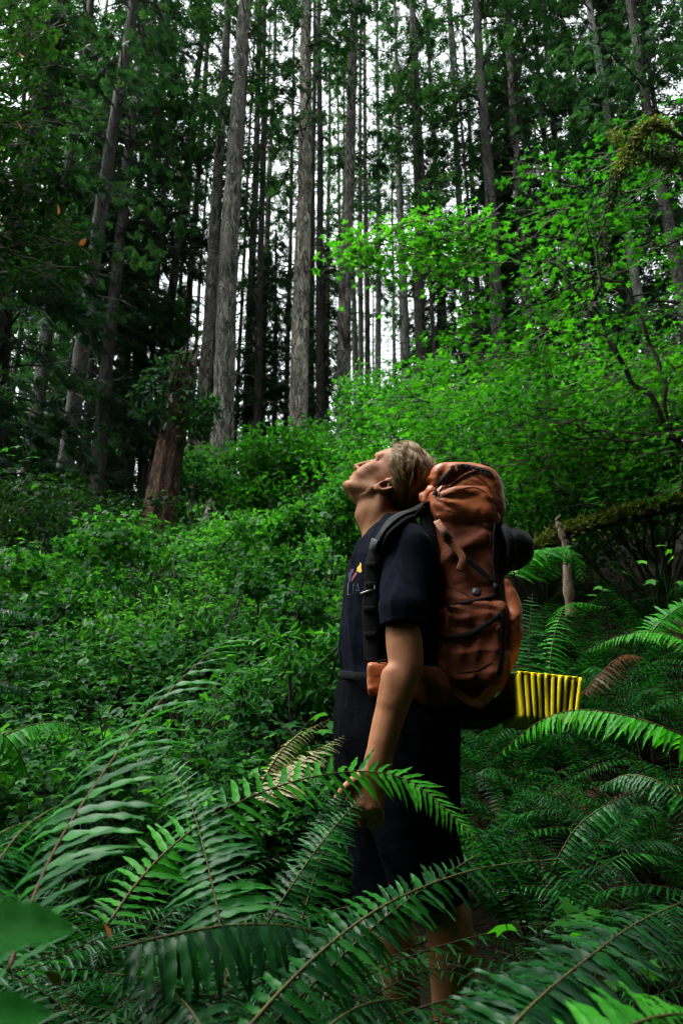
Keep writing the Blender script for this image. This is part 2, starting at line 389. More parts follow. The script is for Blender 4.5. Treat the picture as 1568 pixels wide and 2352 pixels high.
plain_mat('pack_nylon', ((.28, .066, .017), (.38, .098, .026)), rough=.46, scale=9, bump=.1, bscale=400, spec=.4, crease=16.)
plain_mat('pack_cloth', ((.10, .023, .006), (.155, .036, .010)), rough=.7, scale=14, bump=.1, bscale=400, spec=.2, crease=14.)
plain_mat('orange_web', ((.22, .065, .022), (.32, .10, .035)), rough=.55, scale=200, bump=.3, bscale=500)
plain_mat('grey_nylon', ((.010, .010, .011), (.026, .024, .025)), rough=.8, scale=30, spec=.15)
plain_mat('brown_plastic', ((.09, .03, .014), (.14, .05, .02)), rough=.35, scale=60)
plain_mat('silver', ((.4, .42, .42), (.6, .62, .6)), rough=.35, scale=30)
plain_mat('mat_foam', ((.72, .57, .012), (.88, .70, .03)), rough=.9, scale=25, bump=.2, bscale=160, spec=.08)
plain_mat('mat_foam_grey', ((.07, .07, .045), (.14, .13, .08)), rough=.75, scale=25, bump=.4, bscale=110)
plain_mat('yellow_print', ((.42, .26, .015), (.6, .38, .03)), rough=.7)
plain_mat('red_print', ((.10, .015, .01), (.16, .02, .012)), rough=.7)
plain_mat('blue_print', ((.008, .025, .07), (.012, .04, .1)), rough=.7)
plain_mat('violet_print', ((.03, .01, .045), (.05, .02, .06)), rough=.7)
plain_mat('white_print', ((.06, .07, .085), (.10, .11, .13)), rough=.7)
plain_mat('eye_white', ((.6, .57, .53), (.7, .66, .62)), rough=.15)
plain_mat('iris', ((.05, .08, .1), (.1, .14, .16)), rough=.1)
plain_mat('boot', ((.03, .018, .01), (.06, .038, .022)), rough=.7, bump=.3)
# ----------------------------------------------------------------------------- ground
def build_ground():
    def axis(lo, hi, fine_lo, fine_hi, f, c):
        return np.unique(np.concatenate([np.arange(lo, fine_lo, c), np.arange(fine_lo, fine_hi, f), np.arange(fine_hi, hi + c, c)]))
    xs = axis(-160, 160, -6, 6, .12, 2.0); ys = axis(-120, 220, -2, 12, .12, 2.0)
    X, Y = np.meshgrid(xs, ys, indexing='ij'); Z = ground_z(X, Y) + .02 * wave(X * 7, Y * 7, 1)
    V = np.stack([X, Y, Z], -1).reshape(-1, 3); n, m = len(xs), len(ys)
    i = np.arange(n - 1)[:, None] * m; j = np.arange(m - 1)[None]
    F = np.stack([i + j, i + m + j, i + m + j + 1, i + j + 1], -1).reshape(-1, 4)
    o = link('ground', np_mesh('ground', V, F, 'soil', smooth=True)); tag(o, 'dark forest soil under ferns and shrubs', 'ground', kind='structure')
build_ground()

# ----------------------------------------------------------------------------- leaf templates (along +Y, normal +Z)
def maple_leaf_tpl():
    ang = np.radians([-150, -118, -95, -62, -42, -18, 0, 18, 42, 62, 95, 118, 150]); rad = np.array([.16, .55, .32, .82, .45, .55, 1.0, .55, .45, .82, .32, .55, .16])
    ang, rad = ang[1:-1], rad[1:-1]
    p = np.stack([np.sin(ang) * rad, np.cos(ang) * rad, -.16 * rad ** 2 + .05 * np.cos(ang * 4)], -1) * .5
    V = np.vstack([[0, -.02, .02], p]); k = len(p); F = np.array([[0, i + 2, i + 1] for i in range(k - 1)]); V[:, 1] += .1
    return V, F
def leaflet_tpl(w=.34, droop=.18):
    y = np.array([0, .3, .62, 1.0]); h = np.array([0, .5, .42, 0]) * w
    V = [[0, 0, 0]]
    for a, b in zip(y[1:3], h[1:3]): V += [[-b, a, .05 - droop * a * a], [0, a, -.03 - droop * a * a], [b, a, .05 - droop * a * a]]
    V += [[0, 1, -droop]]
    F = [[0, 2, 1], [0, 3, 2], [1, 2, 5], [1, 5, 4], [2, 3, 6], [2, 6, 5], [4, 5, 7], [5, 6, 7]]
    return np.array(V), np.array(F)
def trifoliate_tpl():
    V, F = leaflet_tpl(.62); out = []
    for a, s in ((0, 1.0), (1.15, .8), (-1.15, .8)):
        c, d = math.cos(a), math.sin(a); M = np.array([[c, d, 0], [-d, c, 0], [0, 0, 1]]); W = V * s; W = W @ M.T
        out.append((W * .5, F))
    V, F, _ = cat(out); return V, F
def spray_tpl():
    """flat conifer spray: a feathered fan of narrow twiglets"""
    V, F = [], []
    for y0, a, l in ((0, 0, 1.0), (.12, .95, .5), (.12, -.95, .5), (.35, .8, .45), (.35, -.8, .45), (.6, .7, .32), (.6, -.7, .32)):
        b = np.array([0, y0, 0]); d = np.array([math.sin(a), math.cos(a), -.25 * l]); d[2] -= .1; e = np.array([math.cos(a), -math.sin(a), 0]) * .085
        n = len(V); V += [b, b + d * l * .45 + e, b + d * l, b + d * l * .45 - e]; F += [[n, n + 1, n + 2], [n, n + 2, n + 3]]
    return np.array(V), np.array(F)
MAPLE, LEAFLET, TRIFOL, SPRAY = maple_leaf_tpl(), leaflet_tpl(), trifoliate_tpl(), spray_tpl()

# ----------------------------------------------------------------------------- conifers
def crown_mesh(name, seed, H, zc, lmax, nb, mat, dens=15., size=(.35, .6), droop=.45, skip=0.):
    r = np.random.default_rng(seed); pos, dirs, nrm, sc, tn = [], [], [], [], []; wood = []
    h = zc + (H - zc) * r.random(nb) ** 1.1
    for q in range(nb):
        t = (h[q] - zc) / (H - zc); L = (lmax * (1 - t) ** .65 * r.uniform(.55, 1.1) + .5) * (.6 + .4 * min(1, t * 6)); az = r.uniform(0, 2 * math.pi); el = r.uniform(-.15, .35) + .3 * t
        o = np.array([math.cos(az), math.sin(az), 0]); la = np.array([-o[1], o[0], 0]); dr = droop * r.uniform(.5, 1.3)
        f = lambda u: np.array([0, 0, h[q]]) + o * (u * L * math.cos(el))[..., None] + np.array([0, 0, 1.]) * (u * L * math.sin(el) - dr * L * u ** 2)[..., None]
        path = f(np.linspace(0, 1, 5)); wood.append(tube(path, np.linspace(.012 + .01 * L, .006, 5), 4, False))
        if r.random() < skip: continue
        k = int(dens * L); u = r.uniform(.18, 1, k) ** .8; v = r.uniform(-1, 1, k) * (.32 * L * (1 - u) + .18)
        c = f(u) + la * v[:, None]; c[:, 2] -= np.abs(v) * .25 + r.uniform(0, .15, k)
        d = o * r.uniform(.2, 1, k)[:, None] + la * (np.sign(v) * r.uniform(.1, 1.2, k))[:, None] + np.array([0, 0, -1]) * r.uniform(.1, .8, k)[:, None]
        pos.append(c); dirs.append(d); nrm.append(np.array([0, 0, 1.]) + r.normal(0, .35, (k, 3))); sc.append(r.uniform(*size, k))
        tn.append(np.clip(r.normal(.45, .12) + r.normal(0, .12, k), 0, 1))
    pos, dirs, nrm, sc, tn = map(np.concatenate, (pos, dirs, nrm, sc, tn))
    V, F, T = stamp(*SPRAY, frames(dirs, nrm), pos, sc, tn)
    W, G, _ = cat(wood)
    return np_mesh(name, np.vstack([V, W]), np.vstack([F, G + len(V)]), [mat, 'bark_dark'], np.concatenate([T, np.full(len(W), .3)]),
                   midx=np.concatenate([np.zeros(len(F)), np.ones(len(G))]))

CROWNS = {
    'high': [crown_mesh('crown', s, 36, 13, 2.5, 46, 'needles', dens=17, size=(.22, .42), skip=.25) for s in (1, 2, 3)],
    'mid': [crown_mesh('crown', s, 36, 8, 2.8, 78, 'needles', dens=17, size=(.22, .42), skip=.25) for s in (4, 5, 6)],
    'low': [crown_mesh('crown', s, 26, 2.0, 3.4, 200, 'hemlock', dens=14, size=(.28, .5), droop=.6) for s in (7, 8)],
    'thin': [crown_mesh('crown', s, 32, 8, 1.6, 56, 'needles', dens=15, size=(.22, .4), skip=.2) for s in (9, 10)],
    'sparse': [crown_mesh('crown', s, 32, 4, 1.3, 26, 'needles', dens=11, size=(.3, .5), skip=.2) for s in (14, 15, 16)],
}
CROWN_H = {'high': 36, 'mid': 36, 'low': 26, 'thin': 32, 'sparse': 32}

def dead_mesh(seed, z0, z1, n):
    r = np.random.default_rng(seed); out = []
    for q in range(n):
        h = r.uniform(z0, z1); az = r.uniform(0, 6.283); L = r.uniform(.25, 1.0) if r.random() < .75 else r.uniform(1, 2.2); el = r.uniform(-.5, .3)
        o = np.array([math.cos(az) * math.cos(el), math.sin(az) * math.cos(el), math.sin(el)])
        p = np.array([0, 0, h]) + o * np.linspace(0, L, 4)[:, None] + r.normal(0, .04, (4, 3)) * np.linspace(0, 1, 4)[:, None]; p[:, 2] -= np.linspace(0, 1, 4) ** 2 * L * .15
        out.append(tube(p, np.linspace(.022, .005, 4), 4, False))
    V, F, _ = cat(out); me = np_mesh('dead_branches', V, F, 'bark_dark'); return me
DEAD = [dead_mesh(s, 3, 22, 110) for s in (11, 12, 13)]

def trunk_geo(base, axis, H, d, seed, seg=20, rings=70, flare=.5, rough=.06):
    r = np.random.default_rng(seed); t = np.linspace(0, 1, rings) ** 1.25; h = t * H
    prof = d / 2 * (1 - .72 * t) * (1 + flare * np.exp(-h / .7))
    th = np.arange(seg) / seg * 2 * math.pi; a = norm(np.cross(axis, (0, 1, 0.02))); b = np.cross(axis, a)
    ph = r.uniform(0, 6.28, 6)
    wob = np.stack([np.sin(h * .23 + ph[0]) * .06 + np.sin(h * .6 + ph[1]) * .025, np.sin(h * .2 + ph[2]) * .06 + np.sin(h * .7 + ph[3]) * .02], -1) * min(1, d * 1.5)
    wob = wob - wob[0]
    c = base + axis * h[:, None] + wob[:, :1] * a + wob[:, 1:] * b
    bump = 1 + rough * r.normal(size=(rings, seg)) + .05 * np.cos(th * 3 + ph[4])[None] + .14 * np.cos(th * 5 + ph[5])[None] * np.exp(-h / .8)[:, None]
    V = c[:, None] + (prof[:, None] * bump)[..., None] * (np.cos(th)[None, :, None] * a + np.sin(th)[None, :, None] * b)
    V = V.reshape(-1, 3); i = np.arange(rings - 1)[:, None] * seg; j = np.arange(seg)[None]; k = (j + 1) % seg
    F = np.stack([i + j, i + k, i + seg + k, i + seg + j], -1).reshape(-1, 4)
    return V, F

def conifer(label, x9, x2, w, Y, bark, crown, H=None, group=None, name='conifer_tree', y9=900, y2=200, seed=None, cscale=1.0, dead=True):
    A, B = P(x9, y9, Y), P(x2, y2, Y); ax = norm(B - A); seed = int(abs(x9 * 7 + Y * 13)) if seed is None else seed; r = np.random.default_rng(seed)
    ax = norm(ax + (0, r.normal(0, .012), 0))
    z = ground_z(A[0], Y); base = A + ax * (z - .15 - A[2]) / ax[2]
    for _ in range(2): z = ground_z(base[0], base[1]); base = base + ax * (z - .15 - base[2]) / ax[2]
    d = w * (A[1] * _ca + (A[2] - CAMZ) * _sa) / F_PX; H = H or r.uniform(32, 40); d *= .96
    o = thing(name, label, 'tree', base, group)
    V, F = trunk_geo(np.zeros(3), ax, H, d, seed)
    t = link('trunk', np_mesh('trunk', V, F, bark, smooth=True), o)
    q = Vector(ax).to_track_quat('Z', 'Y'); rz = Matrix.Rotation(r.uniform(0, 6.28), 4, 'Z')
    if crown:
        pool = CROWNS[crown]; c = link('crown', pool[seed % len(pool)], o); s = H / CROWN_H[crown] * 1.0
        c.matrix_local = q.to_matrix().to_4x4() @ rz @ Matrix.Diagonal((s * cscale, s * cscale, s, 1))
    if dead:
        c = link('dead_branches', DEAD[seed % 3], o); c['kind'] = 'stuff'; c.matrix_local = q.to_matrix().to_4x4() @ rz
    return o

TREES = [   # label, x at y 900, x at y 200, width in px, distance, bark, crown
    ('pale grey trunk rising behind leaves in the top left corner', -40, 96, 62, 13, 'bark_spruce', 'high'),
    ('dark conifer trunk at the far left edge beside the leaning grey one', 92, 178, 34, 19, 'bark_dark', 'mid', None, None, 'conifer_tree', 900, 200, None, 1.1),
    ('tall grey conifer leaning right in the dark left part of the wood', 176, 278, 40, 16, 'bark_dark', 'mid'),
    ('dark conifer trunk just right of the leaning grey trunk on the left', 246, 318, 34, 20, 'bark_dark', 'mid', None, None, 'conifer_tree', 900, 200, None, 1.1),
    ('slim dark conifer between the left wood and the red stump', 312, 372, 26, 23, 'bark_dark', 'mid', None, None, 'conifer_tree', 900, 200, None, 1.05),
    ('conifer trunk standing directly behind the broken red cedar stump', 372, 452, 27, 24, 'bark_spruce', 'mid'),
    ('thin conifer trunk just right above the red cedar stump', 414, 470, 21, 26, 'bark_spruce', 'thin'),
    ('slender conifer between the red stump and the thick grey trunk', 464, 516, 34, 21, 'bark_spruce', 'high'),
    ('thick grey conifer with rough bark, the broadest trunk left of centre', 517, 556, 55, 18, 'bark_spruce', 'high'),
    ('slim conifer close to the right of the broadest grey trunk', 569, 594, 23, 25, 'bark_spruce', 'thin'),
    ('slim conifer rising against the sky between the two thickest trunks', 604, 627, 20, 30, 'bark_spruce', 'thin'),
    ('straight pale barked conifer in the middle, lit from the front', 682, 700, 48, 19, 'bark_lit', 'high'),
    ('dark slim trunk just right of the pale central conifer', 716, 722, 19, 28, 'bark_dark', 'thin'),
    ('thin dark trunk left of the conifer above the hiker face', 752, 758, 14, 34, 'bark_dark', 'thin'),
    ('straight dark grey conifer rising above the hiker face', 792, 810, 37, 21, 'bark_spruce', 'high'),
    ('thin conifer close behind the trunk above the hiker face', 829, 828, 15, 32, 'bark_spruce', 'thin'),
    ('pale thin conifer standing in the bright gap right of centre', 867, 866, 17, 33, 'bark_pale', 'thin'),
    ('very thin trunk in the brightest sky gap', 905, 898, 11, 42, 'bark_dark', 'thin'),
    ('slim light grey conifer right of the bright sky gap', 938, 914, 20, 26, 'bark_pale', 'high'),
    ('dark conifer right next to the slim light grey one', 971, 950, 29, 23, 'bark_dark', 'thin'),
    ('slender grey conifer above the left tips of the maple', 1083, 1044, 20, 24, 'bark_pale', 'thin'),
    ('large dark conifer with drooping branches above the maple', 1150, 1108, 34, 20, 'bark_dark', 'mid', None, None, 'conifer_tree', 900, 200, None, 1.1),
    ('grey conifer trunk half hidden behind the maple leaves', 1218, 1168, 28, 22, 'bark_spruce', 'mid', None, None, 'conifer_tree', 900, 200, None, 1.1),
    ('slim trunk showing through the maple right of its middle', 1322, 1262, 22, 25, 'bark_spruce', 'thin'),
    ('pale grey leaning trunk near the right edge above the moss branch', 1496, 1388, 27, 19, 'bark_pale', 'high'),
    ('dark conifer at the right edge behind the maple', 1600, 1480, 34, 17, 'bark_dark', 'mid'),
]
for t in TREES: conifer(*t)
for i, x in enumerate((28, 128, 206, 268, 342, 396, 490, 546, 588, 655, 735, 848, 1004, 1024, 1112, 1185, 1262, 1400)):
    conifer('slender distant conifer in the wood behind the nearer trunks', x + 3 * math.sin(i * 5), x + (744 - x) * .145 + 6 * math.sin(i * 3), (10, 19, 13, 22, 15, 11, 17)[i % 7], 23 + (i * 5) % 10, ('bark_dark', 'bark_spruce')[i % 2], 'sparse', group='distant conifers of the background wood')
# dark young hemlocks that close the left side and fill behind the centre
HEML = [('dark hemlock low between the thick grey trunk and the pale one', 600, 612, 16, 24, 11), ('dark hemlock just left of the conifer above the hiker face', 745, 752, 16, 25, 11), ('dark slim hemlock behind the thin trunks above the stump', 420, 440, 16, 29, 11), ('dark hemlock with low drooping boughs at the left edge', 10, 60, 22, 13, 17), ('dark hemlock between the left trunks', 205, 235, 20, 21, 19),
        ('bushy dark hemlock behind the red cedar stump', 330, 352, 18, 26, 14), ('dark young hemlock between the two thickest trunks', 632, 640, 16, 27, 13),
        ('dark hemlock right of the bright gap', 1010, 1000, 18, 27, 15),
        ('dark hemlock behind the middle of the maple', 1180, 1160, 20, 24, 18), ('dark hemlock behind the maple near the right edge', 1440, 1380, 22, 22, 20), ('tall dark hemlock filling the top between the left trunks', 290, 340, 20, 24, 26), ('tall dark hemlock at the upper right edge', 1610, 1500, 22, 19, 27), ('tall dark hemlock right of the large drooping conifer', 1290, 1240, 20, 25, 31),
        ('tall dark hemlock at the upper left between grey trunks', 140, 190, 20, 25, 24)]
for lb, a, b, w, Y, H in HEML: conifer(lb, a, b, w, Y, 'bark_dark', 'low', H=H, name='hemlock_tree', dead=False)

# the wood beyond: slender trunks that nothing tells apart
def far_trees():
    r = np.random.default_rng(21); protos = []; k = 0
    while k < 44:
        x, Y = r.uniform(-30, 30), r.uniform(26, 62)
        if abs(x) / Y > .5: continue
        px, py = proj((x, Y, ground_z(x, Y) + 6))
        if (870 < px < 930 or 590 < px < 650 or 530 < px < 560) and r.random() < .8: continue
        lean = r.normal(0, .012); ax = norm((lean, r.normal(0, .01), 1)); kind = 'sparse'; H = r.uniform(24, 33)
        base = np.array([x, Y, ground_z(x, Y) - .2]); i = k % 8
        o = thing('conifer_tree', 'slender distant conifer in the wood behind the nearer trunks', 'tree', base, 'distant conifers of the background wood')
        if len(protos) <= i:
            V, F = trunk_geo(np.zeros(3), np.array([0, 0, 1.]), 32, r.uniform(.26, .46), 300 + k, seg=10, rings=24); protos.append(np_mesh('trunk', V, F, ['bark_spruce', 'bark_dark'][k % 2], smooth=True))
        M = Vector(ax).to_track_quat('Z', 'Y').to_matrix().to_4x4() @ Matrix.Rotation(r.uniform(0, 6.28), 4, 'Z')
        t = link('trunk', protos[i], o); t.matrix_local = M @ Matrix.Diagonal((1, 1, H / 32, 1))
        c = link('crown', CROWNS[kind][k % len(CROWNS[kind])], o); s = H / CROWN_H[kind]; c.matrix_local = M @ Matrix.Diagonal((s, s, s, 1)); k += 1
far_trees()
# the wood goes on unseen around the photographer: conifers added to block sky light
def blocker_trees():
    r = np.random.default_rng(5)
    for k, (x, y, kind) in enumerate(((-9, 2, 'mid'), (-8, -3, 'low'), (2.5, -.4, 'mid'), (-3.5, -6, 'low'), (2.5, -6.5, 'low'), (7.5, -3, 'low'), (9.5, 3, 'low'), (-11, 9, 'low'), (0, -10, 'low'), (5.5, -7, 'low'), (11, -1, 'low'), (-6.5, -8, 'low'),
                                      (12.5, 7, 'low'), (-12, 4, 'low'), (-1.6, -2.2, 'low'), (1.7, -2.4, 'low'), (.1, -3.6, 'low'), (3.8, -1.2, 'low'))):
        base = np.array([x, y, ground_z(x, y) - .2]); H = r.uniform(24, 36) if kind != 'low' else r.uniform(15, 22)
        o = thing('conifer_tree', 'unseen conifer added beside or behind the photographer to block sky light', 'tree', base, 'unseen light-blocking conifers around the photographer')
        V, F = trunk_geo(np.zeros(3), np.array([0, 0, 1.]), H, r.uniform(.4, .7), 500 + k, seg=14, rings=30)
        link('trunk', np_mesh('trunk', V, F, 'bark_dark', smooth=True), o)
        c = link('crown', CROWNS[kind][k % len(CROWNS[kind])], o); s = H / CROWN_H[kind]; c.matrix_local = Matrix.Rotation(r.uniform(0, 6.28), 4, 'Z') @ Matrix.Diagonal((s, s, s, 1))
blocker_trees()

# ----------------------------------------------------------------------------- broken red cedar stump with shrubs growing on it
def leaf_cloud(c, rad, n, tpl, size, r, up=.6, tint=.5):
    p = r.normal(size=(n, 3)); p = norm(p) * (r.random((n, 1)) ** .45) * rad + c
    d = norm(p - c) * .5 + r.normal(0, .6, (n, 3)); d[:, 2] -= .25
    nn = np.array([0, 0, 1.]) * up + r.normal(0, .45, (n, 3)) + norm(p - c) * .35
    return stamp(*tpl, frames(d, nn), p, r.uniform(size[0], size[1], n), np.clip(r.normal(tint, .16, n), 0, 1))

def cedar_stump():
    r = np.random.default_rng(31); Y = 11.5
    A, B = P(356, 1235, Y), P(424, 840, Y); ax = norm(B - A); H = np.linalg.norm(B - A) + .9
    base = A - ax * .9
    o = thing('cedar_stump', 'broken reddish cedar stump leaning right, shrubs growing on its top', 'tree stump', base)
    seg, rings = 44, 46; h = np.linspace(0, H, rings); th = np.arange(seg) / seg * 6.283
    a = norm(np.cross(ax, (0, 1, 0))); b = np.cross(ax, a); d = 62 * (Y * 1.08) / F_PX
    rad = d / 2 * (1.12 - .22 * h / H + .55 * np.exp(-h / .6)); ridge = 1 + .09 * np.sin(th * 9 + 1)[None] + .05 * np.sin(th * 17 + h[:, None] * .8) + .03 * r.normal(size=(rings, seg))
    V = ax * h[:, None, None] + (rad[:, None] * ridge)[..., None] * (np.cos(th)[None, :, None] * a + np.sin(th)[None, :, None] * b)
    V[-6:] += ax * (r.uniform(-.35, .35, seg) * np.linspace(0, 1, 6)[:, None])[..., None]
    V = V.reshape(-1, 3); V = np.vstack([V, ax * H * .93]); i = np.arange(rings - 1)[:, None] * seg; j = np.arange(seg)[None]; k = (j + 1) % seg
    F = tri(np.stack([i + j, i + k, i + seg + k, i + seg + j], -1).reshape(-1, 4)); e = (rings - 1) * seg; F = np.vstack([F, [[e + q, e + (q + 1) % seg, rings * seg] for q in range(seg)]])
    link('trunk', np_mesh('trunk', V, F, 'bark_cedar', smooth=True), o)
    for nm, pts, mt, n, sz in (('shrub', [(335, 905, .16), (357, 870, .18), (380, 845, .16), (403, 880, .18), (375, 915, .22), (415, 915, .2), (397, 950, .2), (440, 890, .14), (345, 945, .14), (425, 850, .14), (400, 820, .12)], 'hemlock', 48, (.07, .17)), ('hanging_shrub', [(446, 940, .22), (432, 980, .2), (475, 950, .15), (458, 980, .13), (485, 930, .1)], 'shrub_leaf', 110, (.07, .14))):
        L = [leaf_cloud(P(x, y, Y - .2), rr * np.array([1.7, 1.4, 1.8]), n, LEAFLET, sz, r, tint=.4) for x, y, rr in pts]
        V, F, T = cat(L); part(nm, V, F, mt, o, T)
cedar_stump()

# ----------------------------------------------------------------------------- undergrowth on the slope
def shrub_top(x, y):
    n = wave(x * 1.5, y * 1.2, 2) + .6 * wave(x * 3.7, y * 3.1, 5)
    return .62 + .20 * n + .25 * sstep(5, 9, y) + .5 * sstep(.2, 1.0, wave(x * .55, y * .5, 1)) * sstep(6, 10, y)
def undergrowth():
    r = np.random.default_rng(41); out = []
    bands = ((2.9, 4.6, 14000, (.05, .10)), (4.6, 6.5, 15000, (.055, .11)), (6.5, 9.5, 15000, (.075, .13)), (9.5, 14, 14000, (.10, .17)), (14, 25, 14000, (.15, .28)), (25, 42, 7000, (.25, .5)))
    for y0, y1, n, sz in bands:
        y = r.uniform(y0, y1, n * 2); x = r.uniform(-.60, .60, n * 2) * y
        keep = ~((np.hypot(x - .2, y - 2.3) < .8)) & (x < .12 + (y - 3.2) * .38 + 30 * (y > 8.5)); x, y = x[keep][:n], y[keep][:n]; n = len(x)
        top = shrub_top(x, y); dep = np.where(r.random(n) < .3, r.uniform(0, 1, n) * top, r.exponential(.13, n)); z = ground_z(x, y) + np.maximum(top - dep, .05) + .12 * np.abs(r.normal(size=n)) * (r.random(n) < .2)
        p = np.stack([x, y, z], -1); az = r.uniform(0, 6.283, n); d = np.stack([np.cos(az), np.sin(az) - .6, r.uniform(-.55, .1, n)], -1)
        nn = np.array([0, -.3, 1.]) + r.normal(0, .3, (n, 3))
        cl = wave(x * 2.6 + .7 * np.sin(y * 2), y * 2.2, 11) + .5 * wave(x * 6.1, y * 5.3, 4); keep = (r.random(n) < .10 + .90 * sstep(-.6, .3, cl)); z = z + .10 * cl; p[:, 2] = z
        tn = np.clip(.46 + .24 * wave(x * 1.1, y * .9, 7) + .12 * cl + r.normal(0, .18, n) + .14 * sstep(4.6, 6.5, y) - .14 * sstep(4.8, 3.6, y), 0, 1)  # lit upper slope and shaded near band painted into the leaf tint
        p, d, nn, tn = p[keep], d[keep], nn[keep] + r.normal(0, .22, (keep.sum(), 3)), tn[keep]; n = len(p)
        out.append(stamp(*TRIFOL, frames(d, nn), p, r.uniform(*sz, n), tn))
    n = 5200; y = 3.0 * (14 / 3.0) ** r.random(n); x = r.uniform(-.6, .5, n) * y; k = (x < .05 + (y - 3.2) * .38); x, y = x[k], y[k]; n = len(x)      # broad pale leaves of a second kind stand among the rest
    g = wave(x * 1.7, y * 1.4, 9) > -.1; x, y = x[g], y[g]; n = len(x)
    p = np.stack([x, y, ground_z(x, y) + shrub_top(x, y) + r.normal(0, .09, n)], -1); az = r.uniform(0, 6.283, n); d = np.stack([np.cos(az), np.sin(az) - .6, r.uniform(-.5, .1, n)], -1)
    out.append(stamp(*MAPLE, frames(d, np.array([0, -.3, 1.]) + r.normal(0, .3, (n, 3))), p, r.uniform(.09, .17, n) * (.75 + .04 * y), np.clip(r.normal(.66, .16, n), 0, 1)))
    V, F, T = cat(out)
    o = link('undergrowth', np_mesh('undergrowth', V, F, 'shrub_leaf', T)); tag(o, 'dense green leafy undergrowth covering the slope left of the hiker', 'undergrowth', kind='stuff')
    st = []
    for q in range(160):
        y = r.uniform(3.0, 9); x = r.uniform(-.6, .3) * y
        if x > .05 + (y - 3.2) * .3: continue
        z = ground_z(x, y); h = shrub_top(x, y); l = r.normal(0, .3, 2); p = np.array([[x, y, z], [x + l[0] * .4, y + l[1] * .4, z + h * .6], [x + l[0], y + l[1], z + h * 1.15]])
        st.append(tube(spline(p, 6), np.linspace(.006, .002, 6), 4, False))
    V, F, _ = cat(st); o = link('shrub_stems', np_mesh('shrub_stems', V, F, 'twig')); tag(o, 'thin woody stems of the undergrowth', 'stems', kind='stuff')
undergrowth()

def bush(label, px, py, Y, rx, rz, n, mat='shrub_leaf', tpl=TRIFOL, size=(.1, .17), tint=.5, seed=1, group=None, name='leafy_bush', lobes=9):
    """a bush of layered leaf lobes on stems; (px, py) = middle of its crown"""
    r = np.random.default_rng(seed); c = P(px, py, Y); base = np.array([c[0], Y, ground_z(c[0], Y)])
    o = thing(name, label, 'bush', base, group); L = []; W = []
    for q in range(lobes):
        a = r.uniform(0, 6.283); f = r.random() ** .5; cc = c + np.array([math.cos(a) * f * rx, math.sin(a) * f * rx * .7, r.uniform(-1, 1) * rz * .75])
        L.append(leaf_cloud(cc, np.array([rx * .5, rx * .45, rz * .28]), n // lobes, tpl, size, r, up=1.0, tint=tint + r.normal(0, .08)))
        W.append(tube(spline([base, base * .45 + cc * .55 + r.normal(0, .12, 3), cc], 7), np.linspace(.018, .005, 7), 5, False))
    V, F, T = cat(L); part('foliage', V, F, mat, o, T)['kind'] = 'stuff'
    V, F, _ = cat(W); part('stems', V, F, 'twig', o)
    return o
bush('bright bush round the foot of the pale central conifer', 690, 1090, 13, 1.05, 1.1, 4200, 'maple_leaf', TRIFOL, (.09, .17), .42, 3, lobes=26)
bush('bush at the foot of the thick grey conifer', 570, 1105, 14, 1.0, .75, 3200, 'shrub_leaf', TRIFOL, (.09, .17), .7, 4, lobes=24)
bush('bush between the red stump and the thick trunk', 470, 1130, 13, .8, .7, 1200, size=(.12, .2), seed=5, tint=.5)
bush('pale green bush directly above the hiker face', 800, 1010, 15, .9, .7, 3000, 'shrub_leaf', TRIFOL, (.09, .17), .8, 6, lobes=22)
bush('grey green bush rising behind the hiker hair', 930, 980, 12, 1.1, 1.1, 4200, 'shrub_leaf', TRIFOL, (.08, .15), .7, 7, lobes=26)
bush('dark bush at the left edge under the hemlock', 40, 1170, 9, 1.0, .8, 2600, 'alder_leaf', TRIFOL, (.08, .14), .4, 8, lobes=20)
bush('dark bush at the foot of the leaning grey trunk', 190, 1190, 11, 1.1, .6, 2400, 'alder_leaf', TRIFOL, (.08, .15), .5, 9, lobes=20)
bush('bright bush just left of the hiker chin', 740, 1210, 7, .55, .5, 1300, size=(.09, .14), seed=10, tint=.6)
bush('leafy bush swelling up at the left in the undergrowth', 180, 1330, 7, .9, .5, 1500, size=(.09, .15), seed=12, tint=.55)
for i, (lb, x, y, Y, rx, rz, tn) in enumerate((('tall dark bush standing out of the undergrowth at far left', 60, 1420, 5.2, .5, .45, .3), ('bright leafy bush low in the undergrowth left of centre', 300, 1450, 5.0, .5, .3, .75),
        ('bushy clump in the undergrowth right before the hiker chest', 690, 1400, 5.2, .45, .4, .5), ('dark leafy clump in the undergrowth below the red stump', 380, 1380, 6.2, .6, .35, .25), ('pale leafy clump high in the undergrowth near the thick trunk', 590, 1270, 8.5, .8, .45, .8),
        ('low bush before the hiker belt at the fern edge', 640, 1560, 3.9, .35, .25, .45))):
    bush(lb, x, y, Y, rx, rz, 1500, 'shrub_leaf', (TRIFOL, LEAFLET)[i % 2], ((.06, .12), (.035, .07))[i % 2], tn, 80 + i, lobes=16)
bush('leafy bush in the middle of the undergrowth below the stump', 430, 1290, 8, 1.0, .5, 1600, size=(.09, .15), seed=13, tint=.52)

